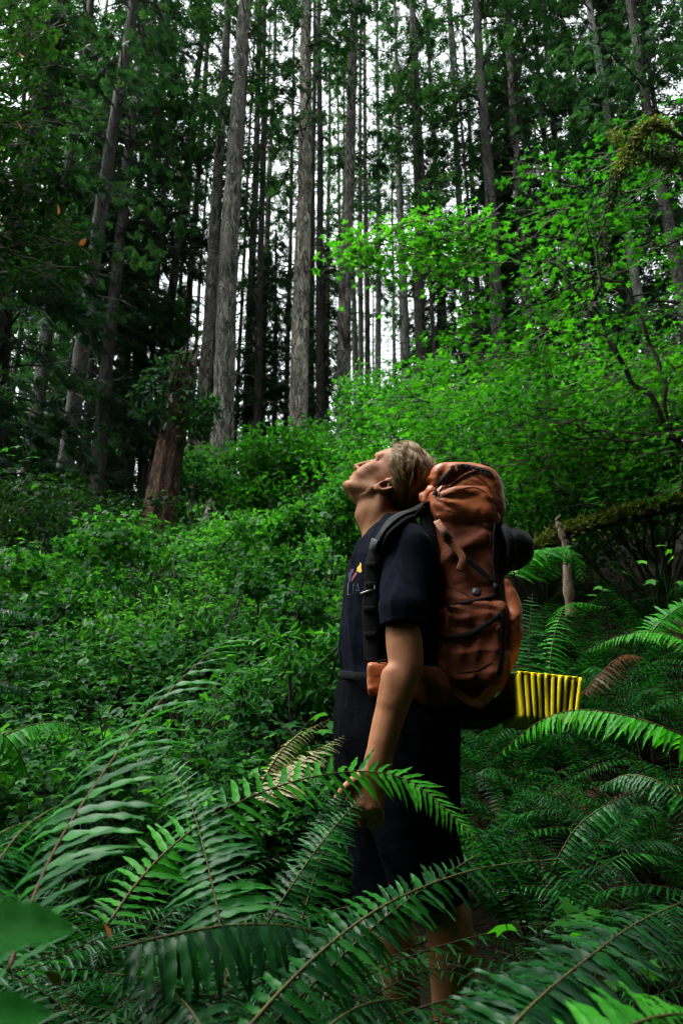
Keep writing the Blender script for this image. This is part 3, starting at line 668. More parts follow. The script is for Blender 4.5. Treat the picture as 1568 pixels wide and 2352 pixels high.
# ----------------------------------------------------------------------------- vine maple on the right
def in_poly(x, y, poly):
    c = np.zeros(len(x), bool); q = np.array(poly, float); n = len(q)
    for i in range(n):
        x0, y0 = q[i]; x1, y1 = q[i - 1]
        c ^= ((y0 > y) != (y1 > y)) & (x < (x1 - x0) * (y - y0) / (y1 - y0 + 1e-9) + x0)
    return c
def sprays(r, poly, n, Y, per, leaf, spread, tpl, tint, dens=None):
    """flat twig sprays of leaves hung inside an outline at a range of distances: (leaf transforms, twigs)"""
    px = np.empty(0); py = np.empty(0); q = np.array(poly, float)
    while len(px) < n:
        a = r.uniform(q[:, 0].min(), q[:, 0].max(), n * 3); b = r.uniform(q[:, 1].min(), q[:, 1].max(), n * 3); m = in_poly(a, b, poly)
        if dens is not None: m &= r.random(n * 3) < dens(a, b)
        px = np.concatenate([px, a[m]]); py = np.concatenate([py, b[m]])
    pos, dd, nn, sc, tt, tw = [], [], [], [], [], []
    for i in range(n):
        c = P(px[i], py[i], r.uniform(*Y)); az = r.normal(math.pi, .7); o = np.array([math.cos(az), math.sin(az), -.12]); la = np.array([-o[1], o[0], 0]); L = spread * r.uniform(.7, 1.3)
        k = max(4, int(per * r.uniform(.6, 1.3))); u = r.uniform(-.5, .6, k); v = r.normal(0, .26, k) * (1.1 - u)
        p = c + o * (u * L)[:, None] + la * (v * L)[:, None]; p[:, 2] -= .25 * L * u ** 2 + .35 * L * v ** 2 - r.normal(0, .035, k)
        pos.append(p); d = o + la * (np.sign(v) * .8)[:, None] + r.normal(0, .35, (k, 3)); d[:, 2] -= .15; dd.append(d)
        nn.append(np.array([0, -.1, 1.]) + r.normal(0, .28, (k, 3))); sc.append(r.uniform(*leaf, k)); tt.append(np.clip(r.normal(tint, .08) + r.normal(0, .12, k), 0, 1))
        for b in (0, .9, -.9):
            e = c + (o * .5 + la * b * .35) * L; s = c - o * .5 * L if b == 0 else c - o * .1 * L; e[2] -= .06 * L
            tw.append(tube(np.array([s, (s + e) / 2 + (0, 0, .01), e]), np.array([.006, .004, .002]), 3, False))
    return [np.concatenate(a) for a in (pos, dd, nn, sc, tt)], tw

def vine_maple():
    r = np.random.default_rng(51); base = np.array([3.3, 5.3, ground_z(3.3, 5.3)])
    o = thing('vine_maple', 'spreading vine maple with bright green leaves right of the hiker', 'tree', base)
    limbs = [   # px, py, distance
        ([(1700, 1250, 5.2), (1560, 1010, 5.2), (1440, 850, 5.1), (1370, 700, 5.0), (1392, 470, 4.8), (1425, 350, 4.6)], .045),
        ([(1560, 1010, 5.2), (1480, 760, 5.2), (1400, 640, 5.1), (1230, 700, 5.2), (1080, 800, 5.3)], .030),
        ([(1440, 850, 5.1), (1300, 640, 5.0), (1180, 560, 5.0), (1010, 545, 5.1), (900, 560, 5.2)], .022),
        ([(1370, 700, 5.0), (1330, 560, 4.9), (1360, 440, 4.8), (1300, 370, 4.8)], .016),
        ([(1560, 1010, 5.2), (1380, 990, 5.5), (1180, 950, 5.8), (1000, 1000, 6.0)], .026),
        ([(1560, 1010, 5.2), (1300, 1000, 5.0), (1250, 850, 5.0), (1262, 600, 5.0)], .014),
        ([(1700, 1250, 5.2), (1330, 1150, 5.0), (1260, 1040, 5.0), (1240, 900, 5.1)], .016),
        ([(1700, 700, 4.9), (1500, 690, 4.9), (1330, 660, 5.0), (1150, 700, 5.1)], .018),
        ([(1700, 480, 4.7), (1540, 560, 4.8), (1390, 640, 5.0)], .016),
    ]
    for pts, rad in limbs:
        p = spline([P(*q) for q in pts], 26); p[1:-1] += r.normal(0, .018, (24, 3)); V, F = tube(p, np.linspace(rad * .6, rad * .12, 26), 7); part('branch', V, F, 'twig', o, smooth=True)
    V, F = tube(spline([base - (0, 0, .1), P(1680, 1420, 5.25), P(1700, 1250, 5.2)], 8), np.linspace(.075, .05, 8), 10); part('trunk', V, F, 'bark_dark', o, smooth=True)
    sets = [([(905, 520), (990, 485), (1110, 480), (1120, 540), (1060, 600), (1010, 640), (930, 600)], 26, (4.9, 5.4), .55),
            ([(790, 560), (845, 525), (895, 560), (895, 640), (830, 650)], 9, (5.0, 5.3), .6),
            ([(1180, 400), (1300, 300), (1420, 250), (1600, 250), (1600, 560), (1400, 560), (1200, 560), (1150, 500)], 30, (4.85, 5.8), .25),
            ([(1080, 560), (1250, 520), (1600, 520), (1600, 800), (1300, 830), (1060, 830), (1000, 800), (1060, 700)], 54, (4.5, 6.0), .46),
            ([(960, 800), (1080, 800), (1600, 780), (1600, 1180), (1200, 1130), (960, 1040), (880, 1000), (900, 930), (980, 880)], 170, (4.9, 7.2), .48)]
    A = []; tw = []
    for poly, n, Y, tint in sets:
        a, t = sprays(r, poly, n, Y, 30, (.075, .12), .42, MAPLE, tint); A.append(a); tw += t
    pos, dd, nn, sc, tt = [np.concatenate([a[i] for a in A]) for i in range(5)]
    x, y = proj(pos); tt = np.clip(tt + .08 + .16 * wave(pos[:, 0] * 1.3, pos[:, 2] * 1.7, 6), 0, 1)     # older and younger sprays
    d = np.linalg.norm(pos, axis=1); vis = (x > 0) & (x < 1568) & (y > 0); key = sc / d * vis; order = np.argsort(-key); sep = order[:300]; rest = order[300:]
    M = frames(dd, nn)
    V, F, T = stamp(*MAPLE, M[rest], pos[rest], sc[rest], tt[rest]); part('foliage', V, F, 'maple_leaf', o, T)['kind'] = 'stuff'
    lib = [np_mesh('leaf', MAPLE[0], MAPLE[1], 'maple_leaf', np.full(len(MAPLE[0]), t)) for t in (.3, .45, .6, .75)]
    for i in sep:
        q = link('leaf', lib[int(np.clip(tt[i] * 4, 0, 3))], o); m = Matrix(M[i].tolist()).to_4x4() @ Matrix.Scale(float(sc[i]), 4); m.translation = Vector((pos[i] - base).tolist()); q.matrix_local = m
    V, F, _ = cat(tw); part('twigs', V, F, 'twig', o)['kind'] = 'stuff'
    # moss sleeves on the high branch
    c = spline([P(*q) for q in [(1420, 400, 4.65), (1440, 350, 4.62), (1470, 300, 4.6), (1510, 285, 4.6), (1560, 315, 4.6), (1600, 330, 4.6)]], 60)
    V, F = tube(c, np.linspace(.012, .02, 60), 7); part('mossy_branch', V, F, 'moss', o)
    def fuzz(nm, c, rad, n, mat):
        i = r.integers(0, len(c), n); p = c[i] + r.normal(0, 1, (n, 3)) * rad; dd = r.normal(0, 1, (n, 3)); dd[:, 2] -= .8
        V, F, T = stamp(*LEAFLET, frames(dd, r.normal(size=(n, 3))), p, r.uniform(.02, .05, n), np.clip(r.normal(.5, .2, n), 0, 1)); part(nm, V, F, mat, o, T)['kind'] = 'stuff'
    fuzz('moss', c[:42], .026, 1500, 'moss')
    fuzz('hanging_moss', spline([P(1405, 305, 4.65), P(1425, 320, 4.62)], 8), .018, 160, 'moss')
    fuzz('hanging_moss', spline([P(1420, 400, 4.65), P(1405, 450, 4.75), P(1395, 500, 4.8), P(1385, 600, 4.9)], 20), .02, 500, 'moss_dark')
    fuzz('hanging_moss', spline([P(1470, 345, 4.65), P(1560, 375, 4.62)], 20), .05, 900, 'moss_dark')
vine_maple()

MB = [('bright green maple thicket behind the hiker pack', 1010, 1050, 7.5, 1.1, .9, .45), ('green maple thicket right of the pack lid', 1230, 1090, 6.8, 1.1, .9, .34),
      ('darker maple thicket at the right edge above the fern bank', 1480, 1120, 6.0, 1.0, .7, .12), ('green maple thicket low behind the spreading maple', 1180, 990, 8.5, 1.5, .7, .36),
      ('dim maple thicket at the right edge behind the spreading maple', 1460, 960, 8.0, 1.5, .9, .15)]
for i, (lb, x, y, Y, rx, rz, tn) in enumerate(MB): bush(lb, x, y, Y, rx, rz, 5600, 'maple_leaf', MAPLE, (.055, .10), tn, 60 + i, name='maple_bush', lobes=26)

# ----------------------------------------------------------------------------- dark broadleaf tree reaching in at the upper left
def alder():
    r = np.random.default_rng(71); base = np.array([-4.6, 6.0, ground_z(-4.6, 6)])
    o = thing('alder_tree', 'dark leafy tree at the upper left edge with a few orange leaves', 'tree', base)
    V, F = tube(spline([base - (0, 0, .1), base + (.2, .1, 3), base + (.1, 0, 6), base + (.5, 0, 9)], 12), np.linspace(.12, .05, 12), 10); part('trunk', V, F, 'bark_dark', o, smooth=True)
    for pts in ([(-260, 500, 6), (-60, 330, 6), (60, 260, 5.8), (150, 240, 5.8)], [(-240, 300, 6), (-80, 120, 5.8), (60, 60, 5.6)], [(-280, 800, 6), (-80, 620, 6), (60, 560, 5.8), (160, 560, 5.8)]):
        V, F = tube(spline([P(*q) for q in pts], 14), np.linspace(.03, .006, 14), 6); part('branch', V, F, 'twig', o)
    A = []; tw = []
    for poly, n, Y, tint in (([(-80, -40), (60, -40), (130, 60), (120, 200), (150, 260), (110, 330), (40, 420), (-80, 420)], 70, (5.3, 6.6), .6), ([(-80, 400), (60, 400), (150, 480), (190, 560), (110, 640), (-80, 660)], 60, (5.3, 6.6), .3)):
        a, t = sprays(r, poly, n, Y, 30, (.045, .08), .42, LEAFLET, tint); A.append(a); tw += t
    pos, dd, nn, sc, tt = [np.concatenate([a[i] for a in A]) for i in range(5)]
    T2 = leaflet_tpl(.62)
    V, F, T = stamp(*T2, frames(dd, nn), pos, sc, tt); part('foliage', V, F, 'alder_leaf', o, T)['kind'] = 'stuff'
    V, F, _ = cat(tw); part('twigs', V, F, 'twig', o)['kind'] = 'stuff'
    for q, (x, y) in enumerate(((50, 131), (50, 298), (134, 494), (181, 562))):
        me = np_mesh('leaf', T2[0] * .085, T2[1], 'orange_leaf', np.full(len(T2[0]), .5)); l = link('leaf', me, o); l['label'] = 'orange autumn leaf'
        l.location = Vector((P(x, y, 5.2) - base).tolist()); l.rotation_euler = (R(70), R(-20 * q), R(40 + 50 * q))
alder()
# low hemlock bough hanging in at the left edge
# ----------------------------------------------------------------------------- the hiker
YC = 2.25
def skin_mat():
    nt, out = new_mat('skin')
    tc = N(nt, 'ShaderNodeTexCoord'); at = N(nt, 'ShaderNodeAttribute', attribute_name='tint')
    n1 = N(nt, 'ShaderNodeTexNoise', Scale=22., Detail=8.0, Roughness=.65); n2 = N(nt, 'ShaderNodeTexNoise', Scale=420., Detail=3.0); n3 = N(nt, 'ShaderNodeTexVoronoi', Scale=60.)
    for n in (n1, n2, n3): nt.links.new(tc.outputs['Object'], n.inputs['Vector'])
    col = ramp(nt, [(.3, (.21, .078, .031)), (.7, (.36, .155, .066))], n1.outputs['Fac'])
    sp = ramp(nt, [(.02, (.55, .42, .36)), (.09, (1, 1, 1))], n3.outputs['Distance'])
    m = N(nt, 'ShaderNodeMix', data_type='RGBA', blend_type='MULTIPLY'); m.inputs[0].default_value = .6; nt.links.new(col, m.inputs[6]); nt.links.new(sp, m.inputs[7])
    lip = N(nt, 'ShaderNodeMix', data_type='RGBA'); nt.links.new(at.outputs['Fac'], lip.inputs[0]); nt.links.new(m.outputs[2], lip.inputs[6]); lip.inputs[7].default_value = (.36, .12, .085, 1)
    pb = N(nt, 'ShaderNodeBsdfPrincipled', Roughness=.6); pb.inputs['Specular IOR Level'].default_value = .25
    pb.inputs['Subsurface Weight'].default_value = .12; pb.inputs['Subsurface Radius'].default_value = (.01, .004, .002); pb.inputs['Subsurface Scale'].default_value = .6
    bp = N(nt, 'ShaderNodeBump', Strength=.18, Distance=.002); nt.links.new(n2.outputs['Fac'], bp.inputs['Height']); nt.links.new(bp.outputs[0], pb.inputs['Normal'])
    nt.links.new(lip.outputs[2], pb.inputs['Base Color']); nt.links.new(pb.outputs[0], out.inputs[0])
skin_mat()
leaf_mat('hair', (.05, .028, .012), (.25, .155, .07), (.55, .39, .20), rough=.38, trans=.12, spec=.45, scale=25, yellow=.9)

HO = P(888, 1112, YC)                                   # between the ears
_u2 = norm(np.array((.716, 0, .697))); _f2 = np.array((-.697, 0, .716))
HM = np.stack([_f2, np.array((0, 1., 0)), _u2], -1)      # columns: forward, side (away from the camera), up
def hw(f, s, u): return HO + HM @ np.array((f, s, u), float)

_U = np.array([-.108, -.101, -.0933, -.086, -.078, -.070, -.0640, -.0585, -.0525, -.0445, -.0345, -.02, 0, .0195, .030, .0447, .060, .0826, .100, .115, .124, .130])
_FR = np.array([.048, .079, .0895, .0895, .0845, .0880, .0905, .0850, .0925, .0895, .0865, .0855, .0830, .0822, .0850, .0905, .0870, .0773, .060, .035, .012, -.01])
_UB = np.array([-.115, -.10, -.07, -.04, -.02, 0, .04, .08, .105, .120, .130]); _BK = np.array([.03, .012, -.012, -.045, -.075, -.090, -.102, -.094, -.068, -.04, -.02])
_UW = np.array([-.112, -.10, -.09, -.075, -.05, -.02, 0, .03, .06, .09, .11, .125, .132]); _WD = np.array([.012, .026, .036, .046, .0585, .0665, .069, .0715, .074, .067, .052, .025, .004])
def head_sdf(p):
    q = (p - HO) @ HM; f, s, u = q[..., 0], q[..., 1], q[..., 2]
    fr = np.interp(u, _U, _FR); bk = np.interp(u, _UB, _BK); w = np.interp(u, _UW, _WD)
    c = np.where(u > -.02, (fr + bk) / 2 - .008, np.maximum(bk, 0) + .012); af = np.maximum(fr - c, .008); ab = np.maximum(c - bk, .008)
    a = np.where(f > c, af, ab); n = np.where(f > c, 2.25, 2.2)
    d = ((np.abs(f - c) / a) ** n + (np.abs(s) / np.maximum(w, .004)) ** n) ** (1 / n) - 1
    d = d * np.minimum(a, w) * .85
    return np.maximum(d, np.maximum(u - .128, -.110 - u))

def build_body():
    S = Sculpt((-.35, 1.93, -.02), (.52, 2.58, 1.86), .0042)
    # head
    S.put(head_sdf, HO - .17, HO + .17, .004)
    for sd in (-1, 1):
        S.ell(hw(.066, sd * .031, .022), (.013, .0155, .0085), HM, k=.012, op='-')              # eye sockets
        S.ell(hw(.0645, sd * .030, .0215), (.0125, .0125, .0125), HM, k=.003)                      # eyeballs' lids
        S.cap(hw(.081, sd * .014, .040), hw(.067, sd * .046, .038), .0075, .006, k=.012)           # brow ridge
        S.ell(hw(.056, sd * .042, -.012), (.020, .019, .014), HM, k=.02)                            # cheekbone
        S.ell(hw(.060, sd * .027, -.036), (.022, .022, .024), HM, k=.025)
        S.cap(hw(.004, sd * .054, -.058), hw(.066, sd * .020, -.090), .013, .010, k=.022)          # jaw line
    S.cap(hw(.088, 0, .018), hw(.106, 0, -.0235), .0060, .0085, k=.009)                          # nose
    S.ell(hw(.1045, 0, -.0265), (.0095, .0095, .0085), HM, k=.006)
    for sd in (-1, 1): S.ell(hw(.094, sd * .0115, -.0295), (.0095, .0068, .0068), HM, k=.005); S.ell(hw(.0985, sd * .0062, -.0375), (.0045, .0030, .0040), HM, k=.002, op='-')
    S.cap(hw(.0885, -.016, -.0525), hw(.0885, .016, -.0525), .0058, k=.005); S.cap(hw(.0930, -.006, -.0515), hw(.0930, .006, -.0515), .0048, k=.004)     # upper lip
    S.cap(hw(.0860, -.014, -.0650), hw(.0860, .014, -.0650), .0062, k=.005); S.cap(hw(.0905, -.006, -.0645), hw(.0905, .006, -.0645), .0050, k=.004)   # lower lip
    S.cap(hw(.0960, -.019, -.0585), hw(.0960, .019, -.0585), .0024, k=.002, op='-')
    S.ell(hw(.079, 0, -.0905), (.013, .016, .012), HM, k=.012)                                    # chin
    # ears
    for Y, sd in ((YC - .073, -1), (YC + .073, 1)):
        if sd < 0: c = P(886, 1114, Y)
        else: c = np.array((0, 2 * YC, 0)) + P(886, 1114, YC - .073) * (1, -1, 1)
        e1 = norm(np.array((44., 0, 23.))); e2 = norm(np.array((23., 0, -44.))); out = np.array((0, sd, 0.))
        E = lambda a, b, o=0: c + e1 * a + e2 * b + out * o
        S.ell(E(0, 0, 0), (.031, .0165, .006), np.stack([e1, e2, out], -1), k=.004)
        rim = [(-.030, .004), (-.033, -.006), (-.024, -.012), (.0, -.010), (.018, -.011), (.030, -.006), (.033, .006), (.027, .0155), (.012, .0185), (-.004, .0165), (-.018, .012), (-.028, .006)]
        rim = [(a, b) for a, b in rim]
        R3 = spline([E(a, b, .006 if b > 0 or a > .02 else .003) for a, b in rim], 26)
        for i in range(25): S.cap(R3[i], R3[i + 1], .0046 if i > 10 else .0034, k=.0025)
        S.ell(E(-.028, .0, .004), (.010, .009, .006), np.stack([e1, e2, out], -1), k=.004)            # lobe
        S.ell(E(-.004, -.001, .010), (.015, .0095, .012), np.stack([e1, e2, out], -1), k=.003, op='-')  # concha
        S.ell(E(.017, .004, .010), (.011, .0095, .009), np.stack([e1, e2, out], -1), k=.003, op='-')
        S.cap(E(-.010, -.011, .004), E(-.002, -.011, .005), .0045, k=.003)                              # tragus
        S.cap(E(.004, .004, .004), E(.02, -.001, .004), .003, k=.004)
    # neck
    n0, n1, n2 = P(868, 1128, YC), P(866, 1182, YC), P(893, 1262, YC)
    S.cap(n0, n1, .060, .0585, k=.02, sq=((0, 1, 0), .95)); S.cap(n1, n2, .0585, .070, k=.02)
    S.ell(P(829, 1183, YC), (.013, .012, .016), k=.02)                                            # throat
    S.cap(P(880, 1150, YC - .058), P(846, 1248, YC - .02), .016, .012, k=.022)                     # neck muscle
    S.cap(P(880, 1150, YC + .058), P(846, 1248, YC + .02), .016, .012, k=.022)
    S.cap(P(905, 1215, YC), P(935, 1262, 2.10), .052, .055, k=.03); S.cap(P(905, 1215, YC), P(935, 1262, 2.40), .052, .055, k=.03)
    # torso inside the clothes
    for (x0, y0, r0), (x1, y1, r1) in (((905, 1290, .10), (900, 1400, .105)), ((900, 1400, .105), (895, 1540, .10)), ((895, 1540, .095), (905, 1660, .09))):
        for dy in (-.05, .05): S.cap(P(x0, y0, YC + dy), P(x1, y1, YC + dy), r0, r1, k=.03)
    # near arm
    A = [(930, 1272, 2.075, .052), (926, 1390, 2.015, .0455), (925, 1470, 1.995, .0440), (928, 1535, 1.985, .0400), (911, 1590, 1.983, .0415), (894, 1645, 1.98, .0380), (879, 1700, 1.977, .0340), (868, 1748, 1.975, .0300)]
    S.chain([(*P(*a[:3]), a[3]) for a in A], flat=.88)
    S.cap(P(940, 1480, 1.99), P(950, 1538, 1.992), .026, .020, k=.025)                            # elbow
    S.cap(P(895, 1550, 1.972), P(892, 1610, 1.970), .020, .018, k=.02)                              # forearm muscle
    # near hand: back of the hand to the camera, fingers curled in, thumb forward
    W, c1 = P(866, 1752, 1.975), P(846, 1806, 1.975)
    S.cap(P(*A[-1][:3]), P(862, 1772, 1.974), .0295, .0295, k=.012, sq=((0, 1, 0), .72))
    kn = [P(806, 1838, 1.972), P(826, 1850, 1.966), P(848, 1857, 1.968), P(868, 1856, 1.974)]
    for i, q in enumerate(kn):
        S.cap(P(848 + 9 * i, 1775, 1.976), q, .0165, .0125, k=.014, sq=((0, 1, 0), .85))
        r0 = (.0100, .0103, .0097, .0086)[i]; l = (.040, .044, .041, .033)[i]
        a = q + np.array((.002, .004, -.004)); b = a + np.array((.003, l * .5, -l * .8)); c = b + np.array((.003, l * .5, l * .12)); d = c + np.array((.003, -.002, l * .38))
        S.cap(q, a, r0 + .001, r0 + .001, k=.006); S.cap(a, b, r0 + .0008, r0, k=.003); S.cap(b, c, r0, r0 - .001, k=.003); S.cap(c, d, r0 - .001, r0 - .002, k=.003)
    S.cap(P(838, 1778, 1.972), P(808, 1797, 1.962), .0165, .0125, k=.012); S.cap(P(808, 1797, 1.962), P(789, 1813, 1.958), .0115, .0105, k=.004); S.cap(P(789, 1813, 1.958), P(773, 1832, 1.957), .0104, .0075, k=.004)
    # far arm, mostly hidden
    B = [(925, 1275, 2.425, .054), (900, 1400, 2.475, .048), (885, 1520, 2.49, .044), (845, 1620, 2.48, .042), (825, 1700, 2.46, .034), (818, 1730, 2.455, .03)]
    S.chain([(*P(*a[:3]), a[3]) for a in B])
    S.cap(P(818, 1735, 2.455), P(815, 1765, 2.452), .032, .036, k=.012, sq=((0, 1, 0), .6))
    for i in range(4):
        q = P(802 + 9 * i, 1772, 2.452); S.cap(q, q + (.004, -.02, -.035), .0095, .009, k=.004); S.cap(q + (.004, -.02, -.035), q + (.012, -.032, -.05), .009, .007, k=.003)
    S.cap(P(804, 1745, 2.44), P(790, 1775, 2.43), .012, .009, k=.006)
    # legs
    for pts in (((940, 1690, 2.15, .088), (975, 1900, 2.13, .070), (1022, 2085, 2.12, .058), (1036, 2200, 2.135, .0565), (1040, 2330, 2.15, .047), (1038, 2560, 2.17, .036), (1032, 2620, 2.17, .04)),
                ((890, 1690, 2.34, .088), (885, 1900, 2.36, .070), (890, 2070, 2.36, .056), (912, 2190, 2.38, .056), (925, 2330, 2.42, .046), (930, 2490, 2.45, .036), (925, 2545, 2.45, .04))):
        S.chain([(*P(*a[:3]), a[3]) for a in pts], n=4)
    V, F = S.mesh(); q = (V - HO) @ HM
    lip = np.exp(-((q[:, 2] + .0585) / .0085) ** 2) * (np.abs(q[:, 1]) < .022) * (q[:, 0] > .080)
    lip = lip + .35 * np.exp(-np.linalg.norm((q - (.104, 0, -.027)) / .016, axis=1) ** 2)          # reddened nose tip
    def warm(c, r_, a): return a * np.exp(-(np.linalg.norm(V - c, axis=1) / r_) ** 2)                # redder skin on cheek, ear, elbow, knuckles
    for c, r_, a in ((hw(.055, -.05, -.015), .03, .3), (P(886, 1114, YC - .075), .03, .35), (P(945, 1530, 1.95), .045, .35), (P(815, 1842, 1.96), .03, .4), (P(850, 1850, 1.96), .03, .35), (P(790, 1815, 1.95), .025, .35)): lip = lip + warm(c, r_, a)
    return V, F, np.clip(lip, 0, 1)

hbase = np.array((P(985, 2200, YC)[0], YC, 0.0))
hiker = thing('person', 'hiker in navy shirt looking up, orange pack on his back', 'person', hbase)
_V, _F, _T = build_body()
part('body', _V, _F, 'skin', hiker, _T, smooth=True)

def eyes():
    for sd in (-1, 1):
        c = hw(.0655, sd * .030, .0213); th = np.linspace(0, math.pi, 9); ph = np.linspace(0, 2 * math.pi, 14, endpoint=False); r = .0118
        ax = norm(HM @ np.array((1., sd * .25, .15))); a = norm(np.cross(ax, (0, 1, 0.3))); b = np.cross(ax, a)
        V = np.array([c + r * (math.cos(t) * ax + math.sin(t) * (math.cos(f) * a + math.sin(f) * b)) for t in th for f in ph]); n = len(ph)
        F = np.array([[i * n + j, i * n + (j + 1) % n, (i + 1) * n + (j + 1) % n, (i + 1) * n + j] for i in range(len(th) - 1) for j in range(n)])
        e = part('eye', V, F, ['eye_white', 'iris'], hiker, smooth=True, midx=[1 if f // n < 2 else 0 for f in range(len(F))])
        # eyebrow hairs
        r_ = np.random.default_rng(9); L = []
        for k in range(70):
            t = r_.random(); p0 = hw(.0905 - .014 * t - .012 * t * t, sd * (.013 + .036 * t), .0405 + .004 * math.sin(t * 2.6) + r_.normal(0, .0016)); d = HM @ np.array((-.3 - .3 * t, sd * .9, .25)) * .007
            L.append(tube(np.array([p0, p0 + d * .6, p0 + d]), np.array([.0006, .0005, .0002]), 3, False))
        V, F, _ = cat(L); part('eyebrow', V, F, 'hair', hiker, np.full(len(V), .3))
        L = []
        for k in range(16):
            t = (k / 15 - .5) * 2; p0 = hw(.0785 - .006 * t * t, sd * (.030 + .010 * t), .0255 - .002 * t * t); L.append(tube(np.array([p0, p0 + HM @ np.array((.006, sd * .002 * t, .001)), p0 + HM @ np.array((.008, sd * .003 * t, .004))]), np.array([.0005, .0004, .0002]), 3, False))
        V, F, _ = cat(L); part('eyelashes', V, F, 'hair', hiker, np.full(len(V), .1))
eyes()

def hair():
    S = Sculpt(HO - .17, HO + .17, .004)
    def capf(p):
        q = (p - HO) @ HM; f, s, u = q[..., 0], q[..., 1], q[..., 2]
        d = head_sdf(p) - .0045 - .002 * np.sin(s * 150 + u * 60 + np.sin(f * 70) * 2) * np.clip((u + .02) * 20, 0, 1)
        line = np.interp(u, [-.06, -.03, -.005, .02, .045, .065, .082, .10, .13], [-.042, -.038, -.030, .000, .022, .030, .042, .058, .1])    # front limit of the hair on the side
        line = np.where(np.abs(s) > .045, line, np.interp(u, [.0, .078, .088, .10, .13], [-.1, .022, .048, .066, .1]))
        return np.maximum(np.maximum(d, (f - line) * .8), -(u + .055))
    S.put(capf, HO - .16, HO + .16, .003)
    S.ell(hw(-.080, 0, -.02), (.032, .050, .052), HM, k=.02)
    V, F = S.mesh(); o = part('hair', V, F, 'hair', hiker, np.full(len(V), .12), smooth=True)
    r = np.random.default_rng(17); L = []; g = HM.T @ np.array((0, 0, -1.))
    cen = np.array((-.010, 0, .033)); rad = np.array((.100, .083, .103)); n = 0
    while n < 300:
        s = r.uniform(-.082, .06); u = r.uniform(-.02, .13); f = r.uniform(-.09, .082)
        v = np.array((f, s, u)) - cen; k = np.linalg.norm(v / rad); p = cen + v / k
        if p[2] < -.03 or (p[0] > np.interp(p[2], [-.03, 0, .02, .045, .065, .09, .13], [-.022, -.018, .014, .036, .046, .062, .075])): continue
        edge = p[0] > np.interp(p[2], [-.03, 0, .02, .045, .065, .09, .13], [-.022, -.018, .014, .036, .046, .062, .075]) - .02
        if n >= 190 and not edge: continue
        vel = np.array((-1., 0, .15)) + r.normal(0, .3, 3); ph = r.uniform(0, 6.28); amp = r.uniform(.004, .010); lift = r.uniform(.003, .018); steps = r.integers(11, 20); fq = r.uniform(.6, 1.0)
        q = p.copy(); guide = []
        for i in range(steps):
            nrm = norm((q - cen) / rad ** 2); sdw = norm(np.cross(nrm, vel))
            guide.append(q + nrm * (lift * min(1, .3 + i * .22) + .5 * amp * math.cos(i * fq + ph)) + sdw * amp * math.sin(i * fq + ph) * min(1, i / 4))
            vel = vel * .72 + .28 * (np.array((-1., 0, -.1)) * (1 if q[0] > -.04 else .25) + g * (.5 + .5 * (q[0] < .0)) + np.array((0, np.sign(q[1]) * .15, 0))) + r.normal(0, .06, 3)
            vel = vel - nrm * (vel @ nrm); vel = norm(vel); q = q + vel * .0105; vv = q - cen; kk = np.linalg.norm(vv / rad)
            if q[2] > -.03: q = cen + vv / kk
        guide = np.array(guide); tn = r.normal(.55, .17) + (.12 if edge else 0); n += 1
        for j in range(22):
            off = r.normal(0, .0042, 3); tw = r.normal(0, .0012, 3); m_ = steps - r.integers(0, 4); e = np.linspace(0, 1, steps)[:, None]
            path = guide + off * (1 - .72 * e) + np.sin(np.arange(steps) * .9 + r.uniform(0, 6))[:, None] * tw
            L.append((*tube(HO + path[:m_] @ HM.T, np.linspace(.0010, .00035, m_), 3, False), float(np.clip(tn + r.normal(0, .1), 0, 1))))
    V, F, T = cat(L); h = part('hair_strands', V, F, 'hair', o, T, base=hbase); h['kind'] = 'stuff'
hair()

# ---- clothes
TS = np.array([(1215, 868, 955, .07), (1238, 838, 985, .125), (1262, 817, 1000, .165), (1300, 799, 1008, .182), (1350, 791, 1012, .182), (1400, 786, 1012, .176), (1450, 782, 1010, .170), (1500, 780, 1006, .165), (1545, 786, 1003, .160), (1600, 778, 1008, .166), (1650, 773, 1022, .172), (1705, 775, 1032, .176), (1770, 785, 1038, .165), (1840, 812, 1042, .14)])
_tz = np.array([P(900, t[0], YC)[2] for t in TS])[::-1]; _tf = np.array([P(t[1], t[0], YC)[0] for t in TS])[::-1]; _tb = np.array([P(t[2], t[0], YC)[0] for t in TS])[::-1]; _tw = TS[::-1, 3]
def torso_sdf(p):
    z = p[..., 2]; fr, bk, w = np.interp(z, _tz, _tf), np.interp(z, _tz, _tb), np.interp(z, _tz, _tw); c = (fr + bk) / 2; a = (bk - fr) / 2; n = 2.5
    d = ((np.abs(p[..., 0] - c) / a) ** n + (np.abs(p[..., 1] - YC) / w) ** n) ** (1 / n) - 1
    return d * np.minimum(a, w) * .85
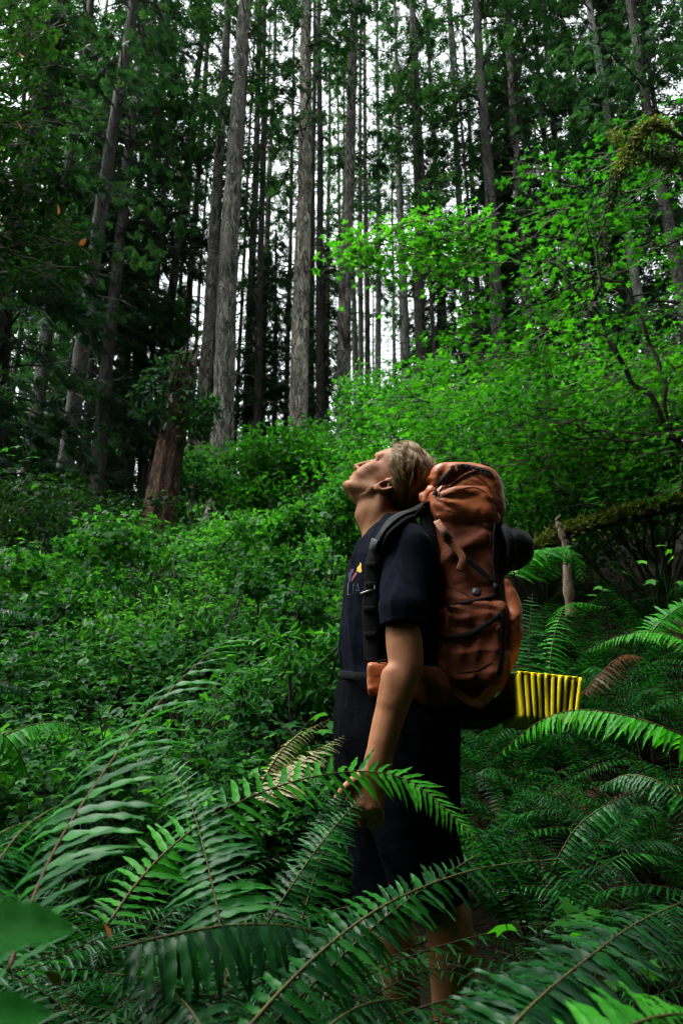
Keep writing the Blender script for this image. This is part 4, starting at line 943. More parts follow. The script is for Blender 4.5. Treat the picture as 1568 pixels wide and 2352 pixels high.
def clothes():
    S = Sculpt((-.22, 1.90, .62), (.42, 2.62, 1.62), .0045)
    zt, zb = P(900, 1222, YC)[2], P(900, 1640, YC)[2]
    S.put(lambda p: np.maximum(np.maximum(torso_sdf(p), p[..., 2] - zt - .02), zb - p[..., 2]), (-.2, 2.0, zb), (.4, 2.5, zt + .03), .01)
    for Y0, Y1, x1 in ((2.085, 2.0, 925), (2.415, 2.48, 902)):
        a, b = P(930, 1268, Y0), P(x1, 1400, Y1); h = P(x1, 1442, Y1 - .003)
        S.cap(P(905, 1232, YC - .06 * np.sign(YC - Y0)), a, .055, .066, k=.05); S.cap(a, b, .068, .059, k=.03)
        S.cap(b, h + (h - b) * 1.2, .060, .058, k=.012)
        ax = norm(h - b)
        S.put(lambda p, h=h, ax=ax: np.maximum((h - p) @ ax, np.linalg.norm((p - h) - ((p - h) @ ax)[..., None] * ax, axis=-1) - .075), h - .1, h + .16, .003, op='-')
    S.put(lambda p: folds(p * (1, 1, .7), 3, 20, .006, 4), (-.3, 1.8, .5), (.5, 2.7, 1.7), .001, op='d')
    S.put(lambda p: folds(p * (1, 1, .45), 8, 60, .0010), (-.3, 1.8, .5), (.5, 2.7, 1.7), .001, op='d')
    # neckline
    S.cap(P(862, 1160, YC), P(868, 1262, YC), .074, .066, k=.006, op='-')
    V, F = S.mesh(); sh = part('shirt', V, F, 'shirt', hiker, smooth=True)
    # collar ring
    t = np.linspace(0, 2 * math.pi, 40); c = P(866, 1240, YC); ring = np.stack([c[0] + .076 * np.cos(t) + .012, YC + .074 * np.sin(t), c[2] + .006 + .034 * np.cos(t)], -1)
    V, F = ribbon(ring, np.stack([.25 * np.cos(t), .25 * np.sin(t), np.ones(40)], -1), .020, .006, 60); part('collar', V, F, 'shirt', sh, smooth=True, base=hbase)
    S = Sculpt((-.26, 1.92, .30), (.48, 2.60, 1.06), .005)
    z1 = P(900, 1560, YC)[2]; z0 = P(900, 1815, YC)[2]
    S.put(lambda p: np.maximum(np.maximum(torso_sdf(p) - .006, p[..., 2] - z1), z0 - .03 - p[..., 2]), (-.25, 1.95, z0 - .04), (.45, 2.55, z1), .01)
    for pts in (((938, 1690, 2.16, .118), (945, 1850, 2.14, .112), (975, 2000, 2.13, .094), (992, 2092, 2.125, .088)), ((882, 1690, 2.35, .122), (868, 1800, 2.36, .110), (880, 1950, 2.37, .098), (895, 2085, 2.37, .09))):
        S.chain([(*P(*a[:3]), a[3]) for a in pts], k=.05, n=4)
        h = P(*pts[-1][:3]); ax = norm(h - P(*pts[-2][:3])); S.put(lambda p, h=h, ax=ax: np.maximum((h - p) @ ax, np.linalg.norm(p - h, axis=-1) - .16), h - .16, h + .16, .003, op='-')
    S.put(lambda p: folds(p * (1, 1, .6), 5, 26, .010), (-.3, 1.8, .2), (.6, 2.7, 1.2), .001, op='d')
    V, F = S.mesh(); part('shorts', V, F, 'shorts', hiker, smooth=True)
    # boots
    for x, Y in ((1036, 2.17), (928, 2.45)):
        a = P(x, 2600 if Y < 2.3 else 2520, Y); S = Sculpt((a[0] - .26, Y - .1, -.02), (a[0] + .14, Y + .1, .24), .006)
        S.cap((a[0], Y, .20), (a[0] + .01, Y, .07), .055, .052, k=.02); S.cap((a[0] + .02, Y, .055), (a[0] - .16, Y - .01, .045), .05, .042, k=.03); S.box((a[0] - .06, Y, .012), (.15, .052, .014), .012, k=.008)
        V, F = S.mesh(); part('boot', V, F, 'boot', hiker, smooth=True)
    return sh
shirt = clothes()

from mathutils.bvhtree import BVHTree
_bv = BVHTree.FromPolygons([tuple(v) for v in (np.array([v.co[:] for v in shirt.data.vertices]) + hbase)], [tuple(p.vertices) for p in shirt.data.polygons])
def on_shirt(px, py, lift=.002):
    d = P(px, py, 1.5) - (0, 0, CAMZ); o = Vector((0, 0, CAMZ)); h = _bv.ray_cast(o, Vector(d).normalized())
    if h[0] is None: return None
    on_shirt.normal = np.array(h[1]) * (-1 if np.dot(np.array(h[1]), d) > 0 else 1)
    return np.array(h[0]) + (on_shirt.normal if lift > .005 else -norm(d)) * lift
def print_patch(name, poly, mat, lab=None):
    """flat print laid on the shirt: outline in the photograph's pixels, at the shirt's own surface"""
    q = np.array(poly, float); c = q.mean(0); ring = []
    for i in range(len(q)):
        a, b = q[i], q[(i + 1) % len(q)]
        ring += [a, (a + b) / 2]
    pts = [on_shirt(*c)] + [on_shirt(*p) for p in ring]
    if any(p is None for p in pts): return
    n = len(ring); V = np.array(pts); F = np.array([[0, 1 + i, 1 + (i + 1) % n] for i in range(n)])
    o = part(name, V, F, mat, shirt, base=hbase)
    if lab: o['label'] = lab
def print_line(name, pts, w, mat):
    q = [on_shirt(*p, lift=.003) for p in pts]
    if any(p is None for p in q): return
    V, F = tube(np.array(q), w, 4); part(name, V, F, mat, shirt, base=hbase)
print_patch('emblem', [(818, 1312), (820, 1303), (825, 1298), (827, 1291), (830, 1296), (829, 1304), (831, 1311), (827, 1316), (822, 1313)], 'yellow_print', 'yellow animal shaped emblem')
print_patch('emblem', [(806, 1330), (813, 1317), (817, 1313), (820, 1317), (813, 1328), (807, 1338)], 'red_print')
print_patch('emblem', [(800, 1318), (804, 1310), (807, 1318), (804, 1335), (800, 1342)], 'blue_print')
print_patch('emblem', [(805, 1308), (812, 1306), (811, 1314), (806, 1320)], 'violet_print')
for ln in ([(799, 1340), (798, 1366), (806, 1365)], [(812, 1340), (810, 1364)], [(816, 1364), (821, 1340), (826, 1363)], [(818, 1356), (825, 1356)]):
    print_line('lettering', ln, .0008, 'white_print')
# ----------------------------------------------------------------------------- backpack and what hangs on it
YN, YF = 2.085, 2.43
plain_mat('seam', ((.02, .008, .004), (.04, .014, .007)), rough=.8)
def backpack():
    base = P(1080, 1640, YC)
    o = thing('backpack', 'large rust orange hiking backpack worn by the hiker', 'backpack', base)
    m = lambda x, y, Y=YC: P(x, y, Y)
    lo, hi = (.18, 1.98, .85), (.62, 2.54, 1.80); Ym = (YN + YF) / 2; hy = (YF - YN) / 2
    def slab(S, rows, hyv, rr=.05, fs=1, fa=.006, fq=40, cinch=None):
        """soft bag: rows of (py, left px, right px)"""
        z = np.array([P(1080, r[0], YN + .05)[2] for r in rows])[::-1]; l = np.array([P(r[1], r[0], YN + .05)[0] for r in rows])[::-1]; q = np.array([P(r[2], r[0], YN + .05)[0] for r in rows])[::-1]
        def fn(p):
            zz = np.clip(p[..., 2], z[0], z[-1]); a, b = np.interp(zz, z, l), np.interp(zz, z, q); c = (a + b) / 2; hx = np.maximum((b - a) / 2, .012)
            zc = (z[0] + z[-1]) / 2; hz = (z[-1] - z[0]) / 2
            v = np.stack([np.abs(p[..., 0] - c) - hx + rr, np.abs(p[..., 1] - Ym) - hyv + rr, np.abs(p[..., 2] - zc) - hz + rr], -1)
            return np.linalg.norm(np.maximum(v, 0), axis=-1) + np.minimum(v.max(-1), 0) - rr
        S.put(fn, lo, hi, .008)
        S.put(lambda p: folds(p * (.6, 1, 1), fs, fq, fa, 3) + folds(p, fs + 7, fq * 2.3, fa * .3), lo, hi, .001, op='d')
        if cinch is not None:
            def rays(p):
                v = p - cinch; th = np.arctan2(v[..., 2], v[..., 0]); d = np.hypot(v[..., 0], v[..., 2])
                return -.011 * (np.abs(np.sin(th * 6.5 + np.sin(d * 22 + th * 2) * .5 + p[..., 1] * 9)) - .6) * np.exp(-d / .15) * sstep(.015, .07, d)
            S.put(rays, lo, hi, .001, op='d')
    S = Sculpt(lo, hi, .005)
    slab(S, [(1135, 1000, 1128), (1160, 985, 1140), (1200, 988, 1147), (1260, 1000, 1150), (1330, 1012, 1156), (1400, 1016, 1160), (1500, 1014, 1160), (1570, 1012, 1146), (1620, 1018, 1118), (1642, 1030, 1095)], hy, .06, 4, .007, 24, P(985, 1160, YN + .03))
    V, F = S.mesh(); bag = part('main_bag', V, F, 'pack_cloth', o, smooth=True)
    # gathered collar of the bag under the lid
    S = Sculpt(lo, hi, .0045)
    slab(S, [(1118, 1000, 1130), (1140, 978, 1140), (1165, 984, 1138), (1195, 996, 1145), (1225, 1010, 1146)], hy + .006, .045, 9, .005, 30, P(978, 1150, YN + .03))
    V, F = S.mesh(); col = part('gathered_collar', V, F, 'pack_nylon', o, smooth=True)
    # lid
    S = Sculpt(lo, hi, .0045)
    slab(S, [(1064, 1010, 1100), (1075, 992, 1128), (1095, 985, 1146), (1120, 990, 1154), (1150, 1030, 1156), (1180, 1100, 1156), (1208, 1128, 1154)], hy - .005, .042, 2, .006, 26, P(985, 1140, YN + .03))
    V, F = S.mesh(); lid = part('lid', V, F, 'pack_nylon', o, smooth=True)
    bb = np.array(o.location)
    # zip, seams, strap and cords laid on the surfaces themselves
    def skin_of(*objs):
        V, F, n = [], [], 0
        for q in objs:
            v = np.array([w.co[:] for w in q.data.vertices]) + bb; V.append(v); F += [tuple(i + n for i in p.vertices) for p in q.data.polygons]; n += len(v)
        return BVHTree.FromPolygons([tuple(v) for v in np.concatenate(V)], F)
    tree = skin_of(bag, col, lid)
    def lay(pts, lift=.002, n=30):
        out = []; nn = []
        for x, y in spline(pts, n):
            d = P(x, y, 1.5) - (0, 0, CAMZ); h = tree.ray_cast(Vector((0, 0, CAMZ)), Vector(d).normalized())
            if h[0] is None: continue
            m_ = np.array(h[1]); m_ = m_ if m_ @ d < 0 else -m_; out.append(np.array(h[0]) + m_ * lift); nn.append(m_)
        out, nn = np.array(out), np.array(nn); k = np.ones(5) / 5; sm = lambda a: np.stack([np.convolve(np.pad(a[:, i], 2, mode='edge'), k, 'valid') for i in range(3)], -1)
        return sm(out), norm(sm(nn))
    def seam(pts, parent, rad=.0010, mat='seam', name='seam'):
        q, _ = lay(pts, .0012)
        if len(q) > 3: V, F = tube(q, rad, 5); part(name, V, F, mat, parent, base=bb)
    def strap(name, pts, w, mat, parent, lift=.004, th=.003):
        q, nn = lay(pts, lift); W = np.cross(np.gradient(q, axis=0), nn); V, F = ribbon(q, W, w, th, len(q)); return part(name, V, F, mat, parent, base=bb)
    strap('zip', [(998, 1140), (1004, 1118), (1020, 1098), (1036, 1082), (1040, 1072)], .011, 'black_web', lid)
    seam([(1006, 1142), (1012, 1122), (1028, 1104), (1046, 1088), (1052, 1076)], lid)
    strap('lid_strap', [(1046, 1074), (1066, 1072), (1088, 1076), (1112, 1082), (1132, 1096)], .012, 'grey_nylon', lid)
    strap('lid_strap', [(1030, 1120), (1060, 1096), (1090, 1082)], .008, 'pack_cloth', lid)
    for k in range(6): strap('cord', [(1056 + 12 * k, 1074 + 2.4 * k), (1062 + 12 * k, 1070 + 3 * k), (1070 + 12 * k, 1079 + 3.4 * k)], .005, 'black_web', lid, lift=.005)
    seam([(1080, 1088), (1110, 1104), (1134, 1140), (1142, 1190)], lid); seam([(1000, 1150), (1040, 1128), (1090, 1120), (1122, 1140), (1136, 1180)], col)
    seam([(996, 1178), (1030, 1230), (1080, 1290), (1142, 1336)], bag); seam([(1004, 1166), (1050, 1180), (1100, 1205), (1142, 1216)], bag); seam([(1124, 1220), (1128, 1300), (1132, 1370)], bag)
    seam([(1010, 1340), (1050, 1355), (1100, 1380), (1150, 1390)], bag)
    # side compression strap with buckle
    c = m(1022, 1228, YN - .012); e1 = norm(m(1040, 1262, YN - .012) - m(1016, 1218, YN - .012)); M = np.stack([e1, (0, 1., 0), np.cross(e1, (0, 1., 0))], -1)
    V, F = boxm(c, (.020, .006, .011), M); bk = part('buckle', V, F, 'brown_plastic', o)
    V, F = boxm(c + (0, -.007, 0), (.010, .003, .006), M); part('buckle_tongue', V, F, 'black_plastic', bk, base=bb)
    V, F = ribbon([m(1002, 1196, YN - .003), m(1014, 1215, YN - .012), m(1028, 1240, YN - .013), m(1052, 1266, YN - .013), m(1062, 1285, YN - .014), m(1054, 1312, YN - .012)], (1, 0, .5), .020, .003, 30); part('compression_strap', V, F, 'orange_web', o)
    V, F = ribbon([m(1028, 1240, YN - .008), m(1080, 1290, YN - .008), m(1125, 1330, YN - .004), m(1150, 1350, YN + .03)], (.6, 0, -1), .016, .003, 30); part('compression_strap', V, F, 'black_web', o)
    V, F = tube(spline([m(1135, 1200, YN + .0), m(1132, 1290, YN - .006), m(1138, 1340, YN - .008)], 10), .003, 6); part('cord', V, F, 'black_web', o)
    V, F = boxm(m(1138, 1350, YN - .008), (.006, .005, .011)); part('cord_lock', V, F, 'black_plastic', o)
    # stretch pocket on the near side, below the bottle
    S = Sculpt(lo, hi, .005)
    z0, z1 = P(1080, 1585, YN)[2], P(1080, 1378, YN)[2]
    def pocket(p):
        q = p - np.array((P(1085, 1480, YN)[0], YN + .012, (z0 + z1) / 2)); top = z1 - (z0 + z1) / 2 + q[..., 0] * .35
        v = np.stack([np.abs(q[..., 0] - .012 * np.sin(q[..., 2] * 9)) - (.060 + .055 * q[..., 2]), np.abs(q[..., 1]) - (.012 + .05 * np.clip(-q[..., 2], 0, .1)), np.abs(q[..., 2]) - (z1 - z0) / 2 + .03], -1)
        d = np.linalg.norm(np.maximum(v, 0), axis=-1) + np.minimum(v.max(-1), 0) - .026
        return np.maximum(d, q[..., 2] - top)
    S.put(pocket, lo, hi, .004); S.put(lambda p: folds(p * (.35, 1, 1), 12, 70, .0055, 4) + folds(p * (1, 1, .5), 18, 45, .004, 3), lo, hi, .001, op='d'); V, F = S.mesh(); pk = part('side_pocket', V, F, 'pack_cloth', o, smooth=True); tree = skin_of(bag, col, lid, pk); strap('pocket_hem', [(1024, 1396), (1050, 1388), (1085, 1382), (1118, 1374), (1138, 1368)], .008, 'black_web', pk, lift=.003); seam([(1030, 1410), (1034, 1480), (1040, 1570)], pk); seam([(1050, 1545), (1090, 1540), (1130, 1520)], pk)
    strap('compression_strap', [(1012, 1470), (1060, 1462), (1110, 1440), (1152, 1410)], .013, 'black_web', o, lift=.004); strap('edge_binding', [(1146, 1215), (1148, 1300), (1152, 1380), (1153, 1460), (1148, 1530), (1132, 1590)], .016, 'black_web', o, lift=.003)
    # stretch pocket and strap on the back of the pack
    S = Sculpt((.25, 2.02, .9), (.66, 2.5, 1.5), .005)
    pts = [(1158, 1345, .012), (1170, 1390, .022), (1172, 1450, .026), (1164, 1510, .020), (1140, 1580, .012)]
    for dy in (.02, .09, .16, .23, .29): S.chain([(*(P(a[0], a[1], YN + .05) + (0, dy - .05, 0)), a[2]) for a in pts], k=.035)
    S.put(lambda p: folds(p, 15, 40, .005), (.2, 2, .8), (.7, 2.6, 1.6), .001, op='d')
    V, F = S.mesh(); part('back_pocket', V, F, 'pack_nylon', o, smooth=True)
    V, F = ribbon([m(1168, 1490, YN + .01), m(1156, 1505, YN - .012), m(1140, 1555, YN - .014), m(1118, 1600, YN - .01), m(1090, 1618, YN - .004)], (1, .2, -.25), .030, .004, 30); part('lower_strap', V, F, 'orange_web', o)
    V, F = ribbon([m(1018, 1580, YN - .012), m(1050, 1592, YN - .014), m(1080, 1612, YN - .014), m(1110, 1618, YN - .008)], (.1, 0, 1), .020, .003, 24); part('lower_strap', V, F, 'orange_web', o)
    V, F = ribbon([m(1028, 1636, YN + .03), m(1070, 1650, YN + .05), m(1120, 1640, YN + .06), m(1165, 1560, YN + .07), m(1175, 1536, YN + .08), m(1216, 1530, YN + .10)], (.2, 1, .1), .022, .004, 40); part('mat_strap', V, F, 'brown_plastic', o)
    # dark padded back panel between the man and the bag
    S = Sculpt((.08, 2.0, .85), (.42, 2.5, 1.65), .007); 
    for a, b in (((985, 1180), (1000, 1300)), ((1000, 1300), (1004, 1480)), ((1004, 1480), (1010, 1630))):
        for dy in (-.10, 0, .10): S.cap(P(*a, YC + dy), P(*b, YC + dy), .030, .032, k=.03)
    V, F = S.mesh(); part('back_panel', V, F, 'black_web', o, smooth=True)
    S = Sculpt((.1, 2.02, .8), (.62, 2.48, 1.05), .007)
    S.box(P(1075, 1640, YC), (.10, .15, .03), .028, k=.01); V, F = S.mesh(); part('bottom_panel', V, F, 'black_web', o, smooth=True)
    # shoulder straps
    pts = [(962, 1178), (940, 1188), (915, 1204), (894, 1228), (876, 1258), (862, 1300), (857, 1345), (855, 1400), (854, 1460), (856, 1520)]
    Q, NN = [P(980, 1166, 2.12)], [norm(np.array((-.3, -.3, 1.)))]
    for q in pts:
        v = on_shirt(*q, lift=.011)
        if v is not None: Q.append(v); NN.append(on_shirt.normal)
    Q, NN = np.array(Q), np.array(NN); NN = norm(NN + np.vstack([NN[1:], NN[-1:]]) + np.vstack([NN[:1], NN[:-1]]))
    for Ya in (0, 1):
        mir = np.array((1., -1, 1)) if Ya else np.ones(3); q = Q * mir + (0, 2 * YC * Ya, 0); nn = NN * mir
        W = np.cross(np.gradient(q, axis=0), nn)
        V, F = ribbon(q, W, np.interp(np.linspace(0, 1, 50), [0, .2, .5, 1], [.040, .050, .052, .040]), .015, 50); st = part('shoulder_strap', V, F, 'black_web', o)
        if not Ya:
            ld = q + nn * .014; V, F = ribbon(np.vstack([P(985, 1152, 2.11), ld[1:5]]), np.vstack([W[0], W[1:5]]), .024, .004, 20); part('load_strap', V, F, 'grey_nylon', st, base=bb)
            t = norm(q[5] - q[4]); V, F = boxm(q[4] + nn[4] * .014, (.015, .016, .005), np.stack([norm(W[4]), t, np.cross(norm(W[4]), t)], -1)); part('strap_buckle', V, F, 'black_plastic', st, base=bb)
            pp = [on_shirt(*c, lift=.02) for c in ((838, 1366), (850, 1360), (864, 1355), (876, 1352))]; V, F = tube(spline(pp, 12), .0022, 6); part('piping', V, F, 'silver', st, base=bb)
            for k in range(5, 10):
                t = norm(q[min(k + 1, len(q) - 1)] - q[k - 1]); V, F = boxm(q[k] + nn[k] * .009, (.016, .007, .004), np.stack([norm(W[k]), t, np.cross(norm(W[k]), t)], -1)); part('strap_loop', V, F, 'black_web', st, base=bb)
    V, F = ribbon([m(850, 1335, 2.06), m(815, 1340, 2.12), m(795, 1342, 2.25), m(815, 1338, 2.38), m(850, 1332, 2.44)], (0, 0, 1), .018, .004, 30)
    # hip belt: wing and pocket
    S = Sculpt((.0, 1.90, .86), (.42, 2.2, 1.14), .0045)
    S.box(P(868, 1560, 2.05), (.028, .022, .042), .012, k=.01); S.put(lambda p: folds(p, 21, 60, .004), (-.1, 1.8, .8), (.5, 2.3, 1.2), .001, op='d')
    V, F = S.mesh(); part('hip_pocket', V, F, 'pack_nylon', o, smooth=True)
    S = Sculpt((-.02, 1.90, .84), (.46, 2.3, 1.14), .005)
    S.cap(P(880, 1560, 2.07), P(985, 1575, 2.055), .030, .042, k=.02, sq=((0, 1, 0), .5)); S.cap(P(985, 1575, 2.055), P(1030, 1580, 2.10), .042, .045, k=.02, sq=((0, 1, 0), .5))
    S.put(lambda p: folds(p, 23, 45, .004), (-.1, 1.8, .8), (.5, 2.3, 1.2), .001, op='d')
    V, F = S.mesh(); part('hip_wing', V, F, 'pack_cloth', o, smooth=True)
    V, F = ribbon([m(866, 1520, 2.035), m(892, 1517, 2.03), m(940, 1540, 2.028)], (0, 0, 1), .006, .003, 16); part('hip_zip', V, F, 'black_web', o)
    V, F = ribbon([m(852, 1555, 2.055), m(815, 1552, 2.09), m(785, 1548, 2.17), m(782, 1548, 2.28), m(800, 1548, 2.4)], (0, 0, 1), .020, .004, 30); part('hip_strap', V, F, 'black_web', o)
    # crumpled fabric tongue beside the head
    S = Sculpt((.15, 2.05, 1.42), (.36, 2.35, 1.66), .004)
    S.cap(P(972, 1142, 2.15), P(1000, 1130, 2.14), .014, .024, k=.01); S.cap(P(972, 1142, 2.15), P(992, 1165, 2.14), .012, .02, k=.01); S.put(lambda p: folds(p, 31, 90, .006), (.1, 2, 1.4), (.4, 2.4, 1.7), .001, op='d')
    V, F = S.mesh(); part('fabric_tongue', V, F, 'pack_nylon', o, smooth=True)
backpack()

def glass_mat():
    nt, out = new_mat('clear_plastic'); pb = N(nt, 'ShaderNodeBsdfPrincipled', Roughness=.12); pb.inputs['Base Color'].default_value = (.16, .18, .19, 1); pb.inputs['Transmission Weight'].default_value = .7; pb.inputs['IOR'].default_value = 1.3
    nt.links.new(pb.outputs[0], out.inputs[0])
glass_mat()
def lathe(c, prof, seg=20, ax=(0, 0, 1)):
    ax = norm(ax); a = norm(np.cross(ax, (0.1, 1, 0.05))); b = np.cross(ax, a); th = np.arange(seg) / seg * 2 * math.pi
    V = np.array([c + ax * h + r * (math.cos(t) * a + math.sin(t) * b) for r, h in prof for t in th]); n = len(prof)
    return V, np.array([[i * seg + j, i * seg + (j + 1) % seg, (i + 1) * seg + (j + 1) % seg, (i + 1) * seg + j] for i in range(n - 1) for j in range(seg)])
def bottle():
    c = P(1084, 1421, YN + .006); o = thing('water_bottle', 'clear water bottle tucked in the side pocket of the backpack', 'bottle', c + (0, .012, -.12))
    V, F = lathe(c + (0, .004, -.1), [(.001, 0), (.03, 0), (.032, .01), (.032, .12), (.026, .14), (.013, .155), (.013, .165)], 20, (.08, 0, 1)); part('bottle_body', V, F, 'clear_plastic', o, smooth=True)
    V, F = lathe(c + (.013, .004, .063), [(.001, .02), (.015, .019), (.0155, .002), (.0155, 0), (.001, 0)], 18, (.08, 0, 1)); part('cap', V, F, 'bottle_cap', o, smooth=True)
bottle()

def black_hat():
    c = P(1160, 1262, 2.17); o = thing('black_hat', 'rounded black hat hanging on the outer side of the backpack', 'hat', c)
    S = Sculpt(c - (.06, .16, .12), c + (.16, .16, .12), .004)
    # crown pushed out to the right, opening against the pack, with a soft rolled brim
    S.ell(c + (.012, 0, 0), (.070, .085, .060), k=.01); S.put(lambda p: (c[0] - .012) - p[..., 0], c - .2, c + .2, .001, op='&')
    S.ell(c - (.02, 0, 0), (.06, .072, .048), k=.004, op='-')
    S.put(lambda p: folds(p, 41, 40, .004), c - .2, c + .2, .001, op='d')
    t = np.linspace(0, 6.283, 40); R3 = np.stack([c[0] - .006 + .008 * np.sin(2 * t), c[1] + .092 * np.cos(t), c[2] + .064 * np.sin(t)], -1)
    for i in range(39): S.cap(R3[i], R3[i + 1], .008, k=.012)
    V, F = S.mesh(); part('crown', V, F, 'black_felt', o, smooth=True)
    V, F = ribbon([P(1176, 1300, 2.10), P(1180, 1318, 2.10), P(1184, 1336, 2.11), P(1190, 1346, 2.12)], (.3, 1, 0), .010, .003, 14); part('chin_cord', V, F, 'black_web', o)
black_hat()

def sleeping_mat():
    """accordion-folded foam mat strapped across the bottom of the pack, its end towards the camera"""
    Y0, Y1 = 2.05, 2.30; n = 10
    top = lambda t: P(1180 + 158 * t, 1540 + 16 * t, Y0); bot = lambda t: P(1196 + 130 * t, 1650 + 13 * t, Y0)
    o = thing('sleeping_mat', 'yellow accordion-folded foam sleeping mat strapped behind the backpack', 'sleeping mat', bot(.5))
    r = np.random.default_rng(3)
    def panel(A, B, th, mat, dy, i):
        d = norm(B - A); nx = norm(np.cross(d, (0, 1, 0))); L = np.linalg.norm(B - A); rows = 12; V = []
        for k in range(rows):
            u = k / (rows - 1); c = A + d * L * u; w = th * (.5 + .012 * math.sin(u * 16 + i * 2)) * (1 if 0 < k < rows - 1 else .6)
            for (s, y, e) in ((-1, 0, .0009), (-1, .0012, 0), (-1, Y1 - Y0, 0), (1, Y1 - Y0, 0), (1, .0012, 0), (1, 0, .0009)):
                V.append(c + nx * s * max(w - e * .6, .002) + np.array((0, y + dy + .003 * math.sin(i * 1.7 + u * 3), 0)))
        s = 6; F = [[k * s + j, k * s + (j + 1) % s, (k + 1) * s + (j + 1) % s, (k + 1) * s + j] for k in range(rows - 1) for j in range(s)]
        F += [[0, 5, 4, 1], [1, 4, 3, 2]]; e = (rows - 1) * s; F += [[e, e + 1, e + 4, e + 5], [e + 1, e + 2, e + 3, e + 4]]
        part('panel', np.array(V), np.array(F), mat, o)
    for i in range(n):
        a = (i + .5) / n; j = r.normal(0, .04, 2) / n
        panel(top(a + .18 / n + j[0]), bot(a + (.05 if i > 1 else -.05) / n + j[1]), .0092, 'mat_foam', 0, i)
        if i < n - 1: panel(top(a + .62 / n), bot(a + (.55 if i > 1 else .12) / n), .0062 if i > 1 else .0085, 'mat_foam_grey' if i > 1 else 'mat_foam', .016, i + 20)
        c = (top(a + .18 / n) + top(a + .62 / n)) / 2 + (0, 0, -.002); q = np.array([c + (0, y, 0) for y in np.linspace(.002, Y1 - Y0, 6)])
        if i < n - 1: V, F = ribbon(q, norm(top(1) - top(0)), .0165, .006, 8); part('fold', V, F, 'mat_foam', o)
sleeping_mat()
# ----------------------------------------------------------------------------- sword ferns
def pinna_tpl(n, w=.155, droop=.2, hook=.08, wavy=0.0, seed=0):
    """one leaflet along +Y: lance-shaped, creased along the midrib, ear at the base, toothed margin"""
    r = np.random.default_rng(seed); y = np.linspace(0, 1, n + 1); V = []
    wd = w * .5 * (1.0 - .12 * y) * (1 - y ** 3.2) ** .9; wd[0] = w * .30; wd[1] = w * .56
    for i in range(n + 1):
        x0 = hook * y[i] ** 2; z = -droop * y[i] ** 2; tz = wavy * math.sin(i * 2.1 + seed) * w; j = 1 + (.12 * r.normal() if 1 < i < n else 0)
        V += [[x0 - wd[i] * j, y[i] + .02, z + wd[i] * .28 + tz], [x0, y[i], z], [x0 + wd[i] * j, y[i] + .02, z + wd[i] * .28 - tz]]
    F = []
    for i in range(n):
        a = 3 * i; F += [[a, a + 1, a + 4], [a, a + 4, a + 3], [a + 1, a + 2, a + 5], [a + 1, a + 5, a + 4]]
    return np.array(V), np.array(F)
PIN_HI = [pinna_tpl(9, .135 + .02 * (i % 3), .10 + .09 * (i % 4), .05 + .04 * (i % 3), .10, i) for i in range(6)]
PIN_LO = [pinna_tpl(4, .13, .12 + .1 * i, .08, .06, 20 + i) for i in range(3)]
_flip = lambda T: (T[0] * (-1, 1, 1), T[1][:, ::-1])

def frond_frames(path, nhint, W, n, r, droop=.25, fwd=(.12, .75), gap=0.0, t0=.06, up=.28):
    """leaflet positions, frames and sizes along a path"""
    t = np.linspace(t0, .992, n); i = t * (len(path) - 1); i0 = np.minimum(i.astype(int), len(path) - 2); f = (i - i0)[:, None]
    p = path[i0] * (1 - f) + path[i0 + 1] * f; tg = norm(np.gradient(path, axis=0)); tg = norm(tg[i0] * (1 - f) + tg[i0 + 1] * f)
    nh = np.broadcast_to(np.asarray(nhint, float), tg.shape); nn = norm(nh - tg * (nh * tg).sum(-1, keepdims=True)); sd = np.cross(tg, nn)
    L = W * (.62 + .38 * sstep(0, .2, t)) * np.clip(1 - t ** 2.6, 0, 1) ** .75 + W * .05
    out = []
    for s in (1, -1):
        a = fwd[0] + (fwd[1] - fwd[0]) * t ** 1.5 + r.normal(0, .06, n); dr = droop + r.normal(0, .09, n)
        d = s * sd * np.cos(a)[:, None] + tg * np.sin(a)[:, None] - nn * dr[:, None]; m = norm(nn + s * sd * (dr * .9)[:, None]) * (1 - up) + np.array((0, -.15, 1.)) * up + r.normal(0, .13, (n, 3))
        keep = r.random(n) > gap
        out.append((p[keep], frames(d, m)[keep], (L * r.uniform(.86, 1.08, n))[keep], s))
    return out

LIBP = {}
def pin_mesh(mat, v, s):
    k = (mat, v, s)
    if k not in LIBP:
        T = PIN_HI[v] if s > 0 else _flip(PIN_HI[v]); LIBP[k] = np_mesh('pinna', T[0], T[1], mat, np.full(len(T[0]), .40 + .08 * v), smooth=True)
    return LIBP[k]

